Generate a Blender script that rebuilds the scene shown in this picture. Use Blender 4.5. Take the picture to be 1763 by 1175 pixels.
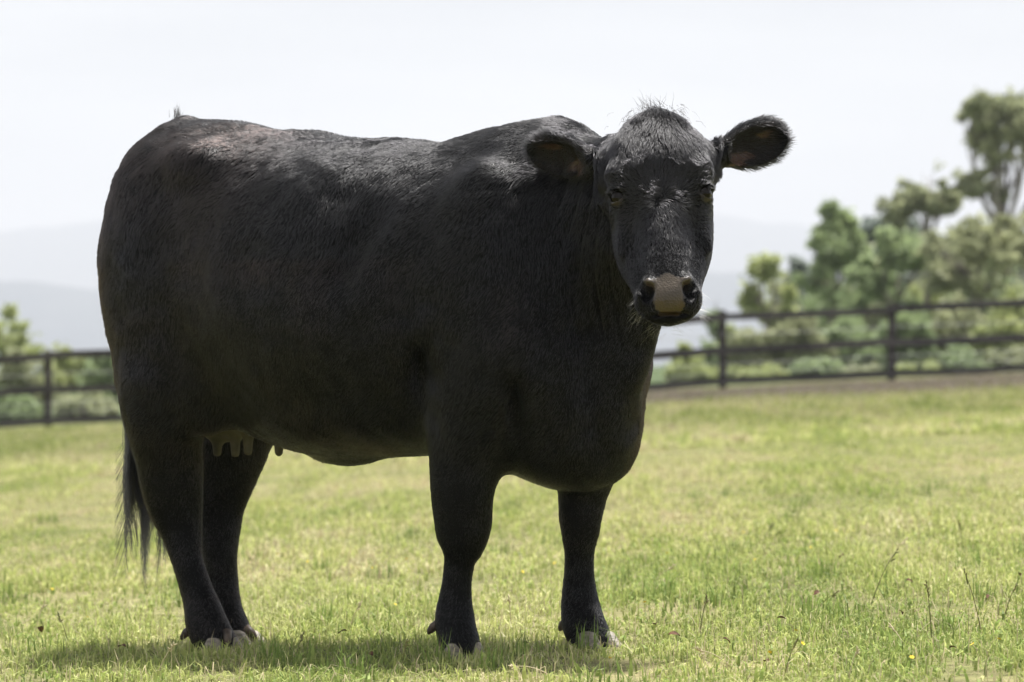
import bpy, math, random, os
import numpy as np
from mathutils import Vector
for o in list(bpy.data.objects): bpy.data.objects.remove(o)
SC = bpy.context.scene
COL = SC.collection
R = math.radians
rng = np.random.default_rng(7)
random.seed(7)

# ------------------------------------------------------------------ camera
F = 6500.0            # focal length in pixels of the 1763 px wide photograph
CX, HY, CAMH = 881.5, 625.0, 0.73
cam_d = bpy.data.cameras.new('camera'); cam = bpy.data.objects.new('camera', cam_d); COL.objects.link(cam)
cam.location = (0, 0, CAMH); cam.rotation_euler = (R(90), 0, 0)
cam_d.sensor_width = 36; cam_d.lens = F / 1763 * 36
cam_d.shift_y = (HY - 587.5) / 1763
cam_d.clip_start = 0.1; cam_d.clip_end = 20000
cam_d.dof.use_dof = True; cam_d.dof.focus_distance = 9.15; cam_d.dof.aperture_fstop = 5.6
SC.camera = cam
SC.render.resolution_x = 1024; SC.render.resolution_y = 682

# ------------------------------------------------------------------ sky, sun, exposure
SUN_EL, SUN_AZ = R(74), R(38)          # azimuth clockwise from +Y (behind the cow, a little to the right)
world = bpy.data.worlds.new('World'); SC.world = world; world.use_nodes = True
nt = world.node_tree; nt.nodes.clear()
def wn(t, **k):
    n = nt.nodes.new(t)
    for a, b in k.items(): setattr(n, a, b)
    return n
sky = wn('ShaderNodeTexSky', sky_type='NISHITA', sun_disc=False, sun_elevation=SUN_EL, sun_rotation=SUN_AZ)
tc = wn('ShaderNodeTexCoord'); mp = wn('ShaderNodeMapping'); mp.inputs['Scale'].default_value = (2.2, 2.2, 14.0)
nz = wn('ShaderNodeTexNoise'); nz.inputs['Scale'].default_value = 1.6; nz.inputs['Detail'].default_value = 4; nz.inputs['Roughness'].default_value = .5
cr = wn('ShaderNodeValToRGB')
cr.color_ramp.elements[0].position = .3; cr.color_ramp.elements[0].color = (5.6, 5.8, 6.15, 1)
cr.color_ramp.elements[1].position = .7; cr.color_ramp.elements[1].color = (9.2, 9.2, 9.25, 1)
mx = wn('ShaderNodeMixRGB'); mx.inputs['Fac'].default_value = .9
bg = wn('ShaderNodeBackground'); bg.inputs['Strength'].default_value = .057
wo = wn('ShaderNodeOutputWorld')
L = nt.links.new
L(tc.outputs['Generated'], mp.inputs['Vector']); L(mp.outputs['Vector'], nz.inputs['Vector']); L(nz.outputs['Fac'], cr.inputs['Fac'])
L(sky.outputs['Color'], mx.inputs[1]); L(cr.outputs['Color'], mx.inputs[2]); L(mx.outputs['Color'], bg.inputs['Color']); L(bg.outputs['Background'], wo.inputs['Surface'])
sd = bpy.data.lights.new('sun', 'SUN'); sd.energy = 5.0; sd.angle = R(6); sd.color = (1, .97, .93)
sun = bpy.data.objects.new('sun', sd); COL.objects.link(sun)
to_sun = Vector((math.sin(SUN_AZ)*math.cos(SUN_EL), math.cos(SUN_AZ)*math.cos(SUN_EL), math.sin(SUN_EL)))
sun.rotation_euler = to_sun.to_track_quat('Z', 'Y').to_euler(); sun.location = (5, 30, 40)
SC.view_settings.view_transform = 'Standard'; SC.view_settings.look = 'None'
SC.view_settings.gamma = 1; SC.view_settings.use_curve_mapping = False
SC.view_settings.exposure = 1.1

# ------------------------------------------------------------------ helpers
def P(px, py, Y):
    return np.array([(px-CX)*Y/F, Y, CAMH + (HY-py)*Y/F])

def mat(name, base=(.5,.5,.5), rough=.8, spec=.3):
    m = bpy.data.materials.new(name); m.use_nodes = True
    b = m.node_tree.nodes['Principled BSDF']
    b.inputs['Base Color'].default_value = (*base, 1); b.inputs['Roughness'].default_value = rough
    b.inputs['Specular IOR Level'].default_value = spec
    return m, m.node_tree, b

def noise_mat(name, c1, c2, scale=8, rough=.85, spec=.2, bump=.0, stretch=(1,1,1), detail=5, lo=.35, hi=.65):
    m, t, b = mat(name, c1, rough, spec)
    tc = t.nodes.new('ShaderNodeTexCoord'); mp = t.nodes.new('ShaderNodeMapping'); mp.inputs['Scale'].default_value = stretch
    n = t.nodes.new('ShaderNodeTexNoise'); n.inputs['Scale'].default_value = scale; n.inputs['Detail'].default_value = detail
    r = t.nodes.new('ShaderNodeValToRGB')
    r.color_ramp.elements[0].position = lo; r.color_ramp.elements[0].color = (*c1, 1)
    r.color_ramp.elements[1].position = hi; r.color_ramp.elements[1].color = (*c2, 1)
    l = t.links.new
    l(tc.outputs['Object'], mp.inputs[0]); l(mp.outputs[0], n.inputs['Vector']); l(n.outputs['Fac'], r.inputs[0]); l(r.outputs[0], b.inputs['Base Color'])
    if bump:
        bp = t.nodes.new('ShaderNodeBump'); bp.inputs['Strength'].default_value = bump; bp.inputs['Distance'].default_value = .01
        l(n.outputs['Fac'], bp.inputs['Height']); l(bp.outputs[0], b.inputs['Normal'])
    return m

def mesh_np(name, V, faces_idx, loop_sizes, mat=None, colors=None, smooth=True):
    """V (n,3), faces_idx flat loop vertex indices, loop_sizes (f,)"""
    me = bpy.data.meshes.new(name)
    V = np.ascontiguousarray(V, dtype=np.float32); faces_idx = np.ascontiguousarray(faces_idx, dtype=np.int32)
    ls = np.ascontiguousarray(loop_sizes, dtype=np.int32)
    me.vertices.add(len(V)); me.vertices.foreach_set('co', V.ravel())
    me.loops.add(len(faces_idx)); me.loops.foreach_set('vertex_index', faces_idx)
    me.polygons.add(len(ls)); st = np.concatenate([[0], np.cumsum(ls)[:-1]]).astype(np.int32)
    me.polygons.foreach_set('loop_start', st); me.polygons.foreach_set('loop_total', ls)
    me.polygons.foreach_set('use_smooth', np.full(len(ls), smooth))
    me.update(calc_edges=True)
    if colors is not None:
        a = me.color_attributes.new('tint', 'FLOAT_COLOR', 'POINT')
        c = np.ones((len(V), 4), dtype=np.float32); c[:, :3] = colors
        a.data.foreach_set('color', c.ravel())
    if mat: me.materials.append(mat)
    return me

def add(name, data, parent=None, label=None, cat=None, group=None, kind=None, loc=None):
    o = bpy.data.objects.new(name, data); COL.objects.link(o)
    if parent: o.parent = parent
    if loc is not None: o.location = loc
    if label: o['label'] = label
    if cat: o['category'] = cat
    if group: o['group'] = group
    if kind: o['kind'] = kind
    return o

class MB:
    """collects pieces for one mesh"""
    def __init__(s): s.V = []; s.F = []; s.n = 0
    def raw(s, V, Fs):
        s.V.append(np.asarray(V, dtype=float)); s.F += [tuple(i + s.n for i in f) for f in Fs]; s.n += len(V)
    def tube(s, pts, rad, seg=8, cap=True, flat=1.0):
        pts = np.asarray(pts, dtype=float); n = len(pts); rad = np.broadcast_to(rad, n)
        T = np.gradient(pts, axis=0); T /= np.linalg.norm(T, axis=1)[:, None] + 1e-9
        up = np.array([0, 0, 1.]) if abs(T[0][2]) < .9 else np.array([1., 0, 0])
        V = []; a = np.linspace(0, 2*np.pi, seg, endpoint=False)
        for i in range(n):
            A = np.cross(T[i], up); A /= np.linalg.norm(A); B = np.cross(T[i], A)
            V.append(pts[i] + rad[i]*(np.cos(a)[:, None]*A + flat*np.sin(a)[:, None]*B))
        V = np.concatenate(V); Fs = []
        for i in range(n-1):
            for j in range(seg):
                k = (j+1) % seg; Fs.append((i*seg+j, i*seg+k, (i+1)*seg+k, (i+1)*seg+j))
        if cap: Fs += [tuple(range(seg))[::-1], tuple((n-1)*seg + j for j in range(seg))]
        s.raw(V, Fs)
    def box(s, c, half, jit=0):
        x, y, z = half
        V = np.array([[a*x, b*y, d*z] for a in (-1, 1) for b in (-1, 1) for d in (-1, 1)]) + np.asarray(c)
        if jit: V = V + rng.normal(0, jit, V.shape)
        s.raw(V, [(0,1,3,2),(4,6,7,5),(0,4,5,1),(2,3,7,6),(0,2,6,4),(1,5,7,3)])
    def mesh(s, name, mat, smooth=True):
        V = np.concatenate(s.V); fi = np.concatenate([np.array(f) for f in s.F]); ls = np.array([len(f) for f in s.F])
        return mesh_np(name, V, fi, ls, mat, smooth=smooth)

# value noise on a hashed lattice
_H = np.random.default_rng(11).random(1 << 16).astype(np.float32)
def vnoise(p, seed=0):
    p = np.asarray(p, dtype=np.float64); i = np.floor(p).astype(np.int64); f = p - i; f = f*f*(3-2*f)
    out = 0
    for dx in (0, 1):
        for dy in (0, 1):
            for dz in (0, 1):
                h = ((i[..., 0]+dx)*73856093 ^ (i[..., 1]+dy)*19349663 ^ (i[..., 2]+dz)*83492791 ^ seed*2654435) & 0xffff
                w = (f[..., 0] if dx else 1-f[..., 0])*(f[..., 1] if dy else 1-f[..., 1])*(f[..., 2] if dz else 1-f[..., 2])
                out = out + w*_H[h]
    return out*2-1
def fbm(p, seed=0, oct=3):
    return sum(vnoise(p*(2**k), seed+k)*.5**k for k in range(oct))
def vn3(p, seed=0):
    return np.stack([vnoise(p, seed), vnoise(p+17.3, seed+5), vnoise(p-31.7, seed+9)], -1)

# ------------------------------------------------------------------ ground
def sstep(a, b, x):
    t = np.clip((x-a)/(b-a), 0, 1); return t*t*(3-2*t)
def ground_z(x, y):
    x = np.asarray(x, dtype=float); y = np.asarray(y, dtype=float)
    slope = .05*40*np.tanh(x/40)*(1-sstep(150, 600, y))
    bank = .10*sstep(46, 60, y)*sstep(-3, 4, x)
    drop = -26*sstep(420, 1800, y)
    p = np.stack([x*.7, y*.25, x*0], -1)
    bumps = .018*vnoise(p, 3)*sstep(12, 25, y) + .006*vnoise(np.stack([x*2.3, y*2.3, x*0], -1), 4)*sstep(12, 20, y)
    return slope + bank + drop + bumps

m_ground, t, b = mat('meadow_soil', (.2, .22, .08), .95, .1)
tc = t.nodes.new('ShaderNodeNewGeometry'); sep = t.nodes.new('ShaderNodeSeparateXYZ')
n1 = t.nodes.new('ShaderNodeTexNoise'); n1.inputs['Scale'].default_value = .9; n1.inputs['Detail'].default_value = 8
n2 = t.nodes.new('ShaderNodeTexNoise'); n2.inputs['Scale'].default_value = 14; n2.inputs['Detail'].default_value = 4
r1 = t.nodes.new('ShaderNodeValToRGB'); e = r1.color_ramp.elements
e[0].position = .35; e[0].color = (.13, .14, .05, 1); e[1].position = .7; e[1].color = (.25, .22, .11, 1)
r2 = t.nodes.new('ShaderNodeValToRGB'); e = r2.color_ramp.elements
e[0].position = .3; e[0].color = (.5, .5, .5, 1); e[1].position = .7; e[1].color = (1.2, 1.2, 1.2, 1)
mu = t.nodes.new('ShaderNodeMixRGB'); mu.blend_type = 'MULTIPLY'; mu.inputs[0].default_value = 1
# bare earth along the fence
av = t.nodes.new('ShaderNodeAttribute'); av.attribute_name = 'tint'; sc_ = t.nodes.new('ShaderNodeSeparateColor')
mxs = t.nodes.new('ShaderNodeMixRGB'); mxs.inputs[2].default_value = (.06, .048, .036, 1)
l = t.links.new
for n in (n1, n2): l(tc.outputs['Position'], n.inputs['Vector'])
l(n1.outputs[0], r1.inputs[0]); l(n2.outputs[0], r2.inputs[0]); l(r1.outputs[0], mu.inputs[1]); l(r2.outputs[0], mu.inputs[2])
l(mu.outputs[0], mxs.inputs[1]); l(av.outputs['Color'], sc_.inputs[0]); l(sc_.outputs[0], mxs.inputs[0])
mxp = t.nodes.new('ShaderNodeMixRGB'); mxp.inputs[2].default_value = (.055, .08, .03, 1); l(sc_.outputs[1], mxp.inputs[0]); l(mxs.outputs[0], mxp.inputs[1]); l(mxp.outputs[0], b.inputs['Base Color'])

def soil_mask(x, y):
    w = .35*vnoise(np.stack([x*.6, y*.2, x*0], -1), 8)
    return np.clip(sstep(50, 57, y+9*w)*(1-sstep(66, 70, y))*(sstep(-4, 2.5, x)), 0, 1)
gx = np.concatenate([-np.geomspace(5800, 14, 28), np.linspace(-13.5, 13.5, 109), np.geomspace(14, 5800, 28)])
gy = np.concatenate([np.linspace(-12, 12, 25), np.linspace(12.3, 75, 200), np.geomspace(76, 10500, 64)])
GX, GY = np.meshgrid(gx, gy); GZ = ground_z(GX, GY); nxg, nyg = len(gx), len(gy)
ii = (np.arange(nyg-1)[:, None]*nxg + np.arange(nxg-1)[None]).ravel()
q = np.stack([ii, ii+1, ii+nxg+1, ii+nxg], 1)
cm = soil_mask(GX, GY).ravel()
add('ground', mesh_np('ground', np.stack([GX.ravel(), GY.ravel(), GZ.ravel()], 1), q.ravel(), np.full(len(q), 4), m_ground, np.stack([cm, sstep(66, 74, GY).ravel(), cm*0], 1)), kind='structure')

# ------------------------------------------------------------------ hills
m_hill = noise_mat('forested_hill', (.03, .045, .06), (.05, .065, .075), .02, .95, .05)
def hill(name, Y, depth, prof, amp, seed):
    """prof: list of (px, py) of the ridge as seen from the meadow"""
    px = np.array([a for a, _ in prof], float); py = np.array([b for _, b in prof], float)
    xs = np.linspace(px[0], px[-1], 240); h = np.interp(xs, px, py)
    ker = np.hanning(21); ker /= ker.sum(); h = np.convolve(np.pad(h, 10, mode='edge'), ker, 'valid')
    X = (xs-CX)*Y/F; Z = CAMH + (HY-h)*Y/F
    Z = Z + amp*fbm(np.stack([xs/60, xs*0, xs*0], -1), seed, 3)
    rows = np.linspace(-1, 1, 31); V = []
    for r in rows:
        k = np.cos(r*np.pi/2)**.9 if abs(r) < 1 else 0
        yy = Y + r*depth + 40*fbm(np.stack([xs/80, xs*0+r*2, xs*0], -1), seed+3, 2)
        zz = -27 + (Z+27)*k + (amp*.6*fbm(np.stack([xs/25, xs*0+r*6, xs*0], -1), seed+7, 3))*(1-abs(r))
        V.append(np.stack([X, yy, zz], 1))
    V = np.concatenate(V); n = len(xs)
    ii = (np.arange(30)[:, None]*n + np.arange(n-1)[None]).ravel(); q = np.stack([ii, ii+1, ii+n+1, ii+n], 1)
    add(name, mesh_np(name, V, q.ravel(), np.full(len(q), 4), m_hill), kind='structure')
hill('near_hill', 4400, 800, [(-3200,600),(-900,520),(-300,500),(-60,482),(60,470),(110,474),(165,500),(260,530),(500,545),(900,520),(1200,470),(1300,455),(1600,480),(2100,530),(4400,600)], 3.0, 21)
hill('far_hill', 8000, 1300, [(-3000,560),(-800,470),(-200,420),(0,400),(60,389),(120,384),(300,382),(600,400),(900,375),(1100,358),(1240,368),(1400,398),(1700,430),(2200,470),(4200,580)], 6.0, 31)
# ------------------------------------------------------------------ post-and-rail fence
m_wood = noise_mat('dark_stained_timber', (.020, .017, .016), (.055, .046, .042), 6, .8, .25, .4, (1, 1, 1))
m_rail = noise_mat('weathered_rail_timber', (.018, .016, .016), (.10, .09, .085), 3.5, .75, .3, .4, (.25, 3, 6))
m_wire = noise_mat('galvanised_wire', (.30, .30, .29), (.45, .45, .44), 30, .45, .5)
FY = 65.0
fence = add('paddock_fence', None, label='dark timber post and rail fence across the back of the meadow', cat='fence', loc=(0, FY, 0))
posts = sorted([(1535-881.5)/100 + 2.905*k for k in range(-17, 13)])
def fz(x): return float(ground_z(x, FY))
for x in posts:
    h = 1.34 + random.uniform(-.02, .03); w = .075 + random.uniform(-.006, .008)
    mb = MB(); n = 10; V = []
    a = np.linspace(0, 2*np.pi, n, endpoint=False); lean = rng.normal(0, .008, 2)
    for zz, sc in ((-.3, 1.03), (.4, 1.0), (h*.8, .97), (h-.02, .96), (h, .82)):
        sq = 1/np.maximum(np.abs(np.cos(a)), np.abs(np.sin(a)))**.55
        V.append(np.stack([np.cos(a)*w*sq*sc + lean[0]*zz, np.sin(a)*w*sq*sc + lean[1]*zz, np.full(n, zz)], 1))
    V = np.concatenate(V); Fs = [(i*n+j, i*n+(j+1) % n, (i+1)*n+(j+1) % n, (i+1)*n+j) for i in range(4) for j in range(n)] + [tuple(4*n+j for j in range(n))]
    mb.raw(V, Fs); add('post', mb.mesh('post', m_wood, False), fence, loc=(x, 0, fz(x)))
for i in range(len(posts)-1):
    xa, xb = posts[i], posts[i+1]
    for hgt in (1.23, .66, .12):
        za = fz(xa)+hgt+random.uniform(-.015, .015); zb = fz(xb)+hgt+random.uniform(-.015, .015)
        nseg = 7; xs = np.linspace(xa-.015, xb+.015, nseg); sag = -.012*np.sin(np.linspace(0, np.pi, nseg))*random.uniform(.2, 2.6)
        V = []; th = .062 + random.uniform(-.006, .006)
        for x, zz, sg in zip(xs, np.linspace(za, zb, nseg), sag):
            j = rng.normal(0, .004, (4, 2))
            for (dy, dz), jj in zip(((-.028, -th), (.028, -th), (.028, th), (-.028, th)), j): V.append([x, -.105+dy+jj[0]*.4, zz+sg+dz+jj[1]])
        Fs = [(k*4+c, (k+1)*4+c, (k+1)*4+(c+1) % 4, k*4+(c+1) % 4) for k in range(nseg-1) for c in range(4)] + [(0, 1, 2, 3), tuple((nseg-1)*4+c for c in (3, 2, 1, 0))]
        mb = MB(); mb.raw(V, Fs); add('rail', mb.mesh('rail', m_rail, False), fence)
for hgt in (.92, .42, .27):
    pts = []
    for i in range(len(posts)-1):
        for f_ in (0, .33, .67):
            x = posts[i]*(1-f_)+posts[i+1]*f_; pts.append([x, -.02 - .07, fz(posts[i])*(1-f_)+fz(posts[i+1])*f_ + hgt - .01*math.sin(f_*3.14)])
    mb = MB(); mb.tube(pts, .005, 5); add('wire', mb.mesh('wire', m_wire), fence)

# ------------------------------------------------------------------ trees and shrubs beyond the fence
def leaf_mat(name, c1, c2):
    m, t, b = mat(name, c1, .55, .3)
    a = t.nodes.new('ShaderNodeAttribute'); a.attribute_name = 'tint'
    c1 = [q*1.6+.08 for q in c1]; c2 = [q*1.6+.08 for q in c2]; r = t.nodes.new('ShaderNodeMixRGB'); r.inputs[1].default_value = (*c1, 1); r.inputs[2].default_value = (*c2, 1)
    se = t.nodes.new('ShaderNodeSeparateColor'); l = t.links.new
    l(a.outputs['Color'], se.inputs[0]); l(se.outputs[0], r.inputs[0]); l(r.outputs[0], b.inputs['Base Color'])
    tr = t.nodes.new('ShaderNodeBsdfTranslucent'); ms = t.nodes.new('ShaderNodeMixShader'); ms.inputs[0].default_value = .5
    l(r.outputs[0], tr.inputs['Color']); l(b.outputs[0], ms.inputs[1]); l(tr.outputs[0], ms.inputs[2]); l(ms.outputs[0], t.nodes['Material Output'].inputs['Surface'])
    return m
LM = {'olive': leaf_mat('olive_gum_leaves', (.12, .135, .06), (.25, .26, .12)),
      'green': leaf_mat('green_leaves', (.10, .14, .05), (.21, .26, .10)),
      'lime': leaf_mat('yellow_green_leaves', (.15, .18, .05), (.28, .30, .10)),
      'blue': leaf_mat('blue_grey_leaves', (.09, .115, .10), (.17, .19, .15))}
m_bark = noise_mat('pale_gum_bark', (.13, .11, .09), (.30, .27, .23), 3, .9, .1, .5, (1, 1, .3))
def crown_mesh(name, clumps, m, leaf, dens, droop=.5):
    V = []; T = []
    for (c, r, n) in clumps:
        n = int(n*dens)
        d = rng.normal(size=(n, 3)); d /= np.linalg.norm(d, axis=1)[:, None]
        rad = rng.random(n)**.45; 
        q = d*rad[:, None]; wob = 1+.5*vnoise(d*2.1+c, 12)[:, None]
        p = c + q*r*wob
        # gaps: keep where a noise field is positive, so that twig-sized tufts form
        keep = vnoise(p*1.5, 14) + .5*vnoise(p*3.4, 16) + .2*rng.random(n) > .02; p = p[keep]; n = len(p)
        ax = rng.normal(size=(n, 3)); ax[:, 2] -= droop*2; ax /= np.linalg.norm(ax, axis=1)[:, None]
        sd_ = np.cross(ax, rng.normal(size=(n, 3))); sd_ /= np.linalg.norm(sd_, axis=1)[:, None]
        ln = leaf*rng.uniform(.6, 1.3, n)[:, None]; w = ln*.30
        V.append(np.stack([p, p+ax*ln*.45+sd_*w, p+ax*ln, p+ax*ln*.45-sd_*w], 1).reshape(-1, 3))
        tv = np.clip(rng.normal(.45, .22, n) + .35*vnoise(p*.9, 15), 0, 1); T.append(np.repeat(tv, 4))
    V = np.concatenate(V); T = np.concatenate(T); n = len(V)//4
    return mesh_np(name, V, np.arange(4*n), np.full(n, 4), m, np.stack([T]*3, 1), smooth=False)
def plant(name, label, cat, Y, clumps_px, kind, base_px, group, leaf=.16, dens=1.0, trunk=.10, depth=.9, lean=0):
    """clumps_px: (px, py, rx_px, ry_px) of each foliage mass as it stands at distance Y"""
    bxw = (base_px-CX)*Y/F; bz = float(ground_z(bxw, Y)); base = np.array([bxw, Y, bz]); k = Y/F
    root = add(name, None, label=label, cat=cat, group=group, loc=tuple(base))
    cl = []; main = []
    for (px, py, rx, ry) in clumps_px:
        c = P(px, py, Y + random.uniform(-.6, .6)*rx*k) - base; r = np.array([rx*k, rx*k*depth, ry*k])*.88
        cl.append((c, r, 180 + 700*rx*ry*k*k))
        for _ in range(8):
            d = rng.normal(size=3); d /= np.linalg.norm(d); r2 = r*random.uniform(.28, .6)
            cl.append((c + d*r*random.uniform(.7, 1.5), r2, 90 + 900*r2[0]*r2[2]))
        main.append(cl[-9])
    add('crown', crown_mesh('crown', cl, LM[kind], leaf, dens), root)
    if trunk:
        zt = max(c[2] for c, _, _ in cl); low = min(c[2] for c, _, _ in cl)
        top = np.mean([c for c, _, _ in cl], 0); top[2] = max(low*.75, zt*.45)
        mb = MB(); f = np.linspace(0, 1, 7)[:, None]; pts = np.array([0, 0, -.3])*(1-f) + top*f + .12*vn3(f*2.3+base, 5)*np.array([1, 1, .2])
        mb.tube(pts, trunk*np.linspace(1.15, .62, 7), 8)
        fork = pts[-1]
        tr = add('trunk', mb.mesh('trunk', m_bark), root)
        for c, r, _ in main:
            e = c - np.array([0, 0, r[2]*.3]); f = np.linspace(0, 1, 6)[:, None]; mid = (fork+e)/2 + rng.normal(0, .14, 3)*np.linalg.norm(e-fork)
            pts = fork*(1-f)**2 + 2*mid*f*(1-f) + e*f**2
            mb = MB(); mb.tube(pts, trunk*.5*np.linspace(1, .3, 6), 6); add('limb', mb.mesh('limb', m_bark), root)
            for _ in range(3):
                d = rng.normal(size=3); d /= np.linalg.norm(d); tip = c + d*r*.75
                mb = MB(); f2 = np.linspace(0, 1, 4)[:, None]; mb.tube(pts[3]*(1-f2)+tip*f2 + .03*rng.normal(size=(4, 3)), trunk*.16*np.linspace(1, .4, 4), 5); add('limb', mb.mesh('limb', m_bark), root)
    return root
GT = 'trees beyond the fence'; GS = 'shrubs behind the fence'
plant('gum_tree', 'tallest gum tree with airy crown at the right edge of the picture', 'tree', 96, [(1700,190,46,30),(1722,215,46,30),(1722,268,40,24),(1765,262,40,30),(1672,205,26,18),(1745,180,45,28),(1690,222,30,20),(1742,232,42,24),(1770,205,40,36),(1700,312,40,20),(1745,300,36,20),(1790,290,40,30),(1672,322,22,12)], 'olive', 1745, GT, .20, .72, .16)
plant('gum_tree', 'slender gum tree with open flat crown, left of the tallest gum', 'tree', 92, [(1600,300,30,20),(1585,350,24,18),(1625,350,26,18),(1540,365,24,20),(1578,318,22,16),(1625,310,24,16),(1560,345,26,20),(1608,335,22,12),(1640,330,18,10)], 'olive', 1600, GT, .18, .7, .09)
plant('gum_tree', 'blue grey gum tree showing between the slender gum and the bushy green tree', 'tree', 112, [(1520,372,26,22),(1548,362,26,24),(1500,392,22,20),(1560,395,30,24)], 'blue', 1530, GT, .2, .85, .12)
plant('broadleaf_tree', 'bushy green tree with pointed yellowish top, between the two fence posts', 'tree', 84, [(1445,372,22,20),(1430,402,30,28),(1418,440,34,32),(1450,440,30,34),(1400,470,26,26),(1470,420,14,24),(1440,500,44,36)], 'green', 1435, GT, .17, 1.0, .10)
plant('broadleaf_tree', 'dense dark green rounded tree below the slender gum', 'tree', 82, [(1550,420,44,32),(1520,450,36,34),(1580,455,36,34),(1545,490,56,40),(1500,500,40,36)], 'green', 1548, GT, .17, 1.1, .11)
plant('broadleaf_tree', 'broad light green tree under the tallest gum', 'tree', 80, [(1690,420,52,34),(1740,415,46,38),(1650,440,40,34),(1770,450,50,46),(1700,480,66,42),(1640,490,44,40),(1620,430,28,26)], 'olive', 1695, GT, .17, 1.1, .12)
plant('broadleaf_tree', 'loose pale green tree left of the pointed tree, above the top rail', 'tree', 86, [(1318,452,24,18),(1300,480,24,20),(1335,490,22,24),(1310,515,30,22),(1355,510,26,26),(1292,505,14,14)], 'lime', 1318, GT, .17, .95, .08)
plant('sapling', 'thin lone sapling just right of the cow muzzle behind the fence', 'tree', 88, [(1232,515,10,12),(1228,540,13,14),(1236,560,12,14)], 'green', 1232, GT, .13, .8, .035)
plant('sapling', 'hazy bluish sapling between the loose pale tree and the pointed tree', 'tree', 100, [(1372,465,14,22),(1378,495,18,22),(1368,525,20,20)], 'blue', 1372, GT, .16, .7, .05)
for i, (px, top, w, lab) in enumerate([(1345, 478, 42, 'hazy grey green tree far behind the loose pale tree'), (1405, 452, 44, 'hazy grey green tree far behind the left flank of the pointed tree'),
                              (1480, 420, 48, 'hazy grey green tree far behind, between pointed tree and slender gum'), (1575, 400, 54, 'hazy grey green tree far behind the slender gum'),
                              (1655, 385, 54, 'hazy grey green tree far behind, left of the tallest gum trunk'), (1735, 372, 58, 'hazy grey green tree far behind the tallest gum trunk')]):
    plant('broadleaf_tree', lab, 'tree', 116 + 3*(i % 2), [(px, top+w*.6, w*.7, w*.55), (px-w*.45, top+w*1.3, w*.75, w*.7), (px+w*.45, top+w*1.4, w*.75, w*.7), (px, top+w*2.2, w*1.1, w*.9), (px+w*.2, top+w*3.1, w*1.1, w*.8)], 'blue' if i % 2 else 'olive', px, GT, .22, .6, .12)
SH = [(1190,640,40,42,'lime',76,'low yellow green shrub right beside the cow chest, behind the fence'),
      (1228,632,26,40,'green',78,'small mid green shrub left of the nearer fence post'),
      (1290,600,36,34,'olive',77,'rounded olive shrub right of the left fence post, under the top rail'),
      (1300,655,48,26,'lime',74,'sunlit yellow green shrub right of the left fence post, at the bottom rail'),
      (1375,585,44,40,'olive',77,'tall olive shrub in the middle of the fence bay'),
      (1395,648,50,30,'green',74,'green shrub low in the middle of the fence bay'),
      (1465,590,48,44,'green',78,'tall green shrub left of the right fence post'),
      (1475,650,44,28,'olive',74,'olive shrub at the bottom rail, left of the right fence post'),
      (1560,585,46,42,'green',77,'dark green shrub directly behind the right fence post'),
      (1575,645,46,28,'lime',74,'yellow green shrub at the bottom rail, right of the right fence post'),
      (1640,570,50,48,'olive',78,'big olive shrub right of the right fence post'),
      (1665,632,52,30,'green',74,'green shrub under the middle rail near the right edge'),
      (1735,565,52,52,'lime',77,'big yellow green shrub at the right edge of the picture'),
      (1760,625,48,30,'olive',74,'low olive shrub at the right edge, behind the bottom rail'),
      (1345,560,46,52,'olive',92,'tall olive bush behind the middle of the first fence bay, under the loose pale tree'),
      (1420,545,46,56,'green',90,'tall green bush under the pointed tree, behind the top rail'),
      (1505,545,52,56,'olive',92,'tall olive bush just left of the right fence post, above the top rail'),
      (1600,525,56,62,'lime',94,'tall yellow green bush under the slender gum, above the top rail'),
      (1700,525,60,62,'green',92,'tall green bush under the broad light tree, above the top rail'),
      (1265,600,30,44,'lime',96,'narrow pale bush rising behind the left of the two right hand posts'),
      (18,580,56,38,'lime',84,'rounded yellow green tree top above the fence at the left edge'),
      (110,640,50,36,'lime',80,'pale yellow green shrub behind the left part of the fence'),
      (40,655,54,44,'olive',78,'olive shrub at the left edge, behind the middle rail'),
      (170,655,46,44,'green',79,'green shrub just left of the cow rump, behind the rails'),
      (30,710,50,30,'green',74,'low green shrub at the left edge, behind the bottom rail'),
      (140,708,60,28,'olive',74,'low olive shrub under the rails, left of the cow'),
      (330,640,90,60,'green',80,'wide green shrub hidden behind the cow rump'),
      (560,640,100,50,'olive',82,'wide olive shrub hidden behind the cow flank'),
      (800,640,100,55,'green',80,'wide green shrub hidden behind the cow shoulder'),
      (1020,640,80,50,'olive',80,'olive shrub hidden behind the cow neck')]
for px, py, rx, ry, kd, Y, lab in SH:
    if 'hidden' in lab: lab = lab.replace('hidden ', 'standing ')
    ry *= 1.25; rx *= 1.2; cl = [(px, py, rx*.7, ry*.75), (px-rx*.4, py+ry*.55, rx*.6, ry*.5), (px+rx*.4, py+ry*.55, rx*.6, ry*.5)]
    for _ in range(5):
        a = random.uniform(0, 6.28); cl.append((px+math.cos(a)*rx*.55, py+math.sin(a)*ry*.5+ry*.1, rx*random.uniform(.3, .5), ry*random.uniform(.35, .55)))
    plant('shrub', lab, 'shrub', Y, cl, kd, px, GS, .14, .85, .04)
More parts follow.
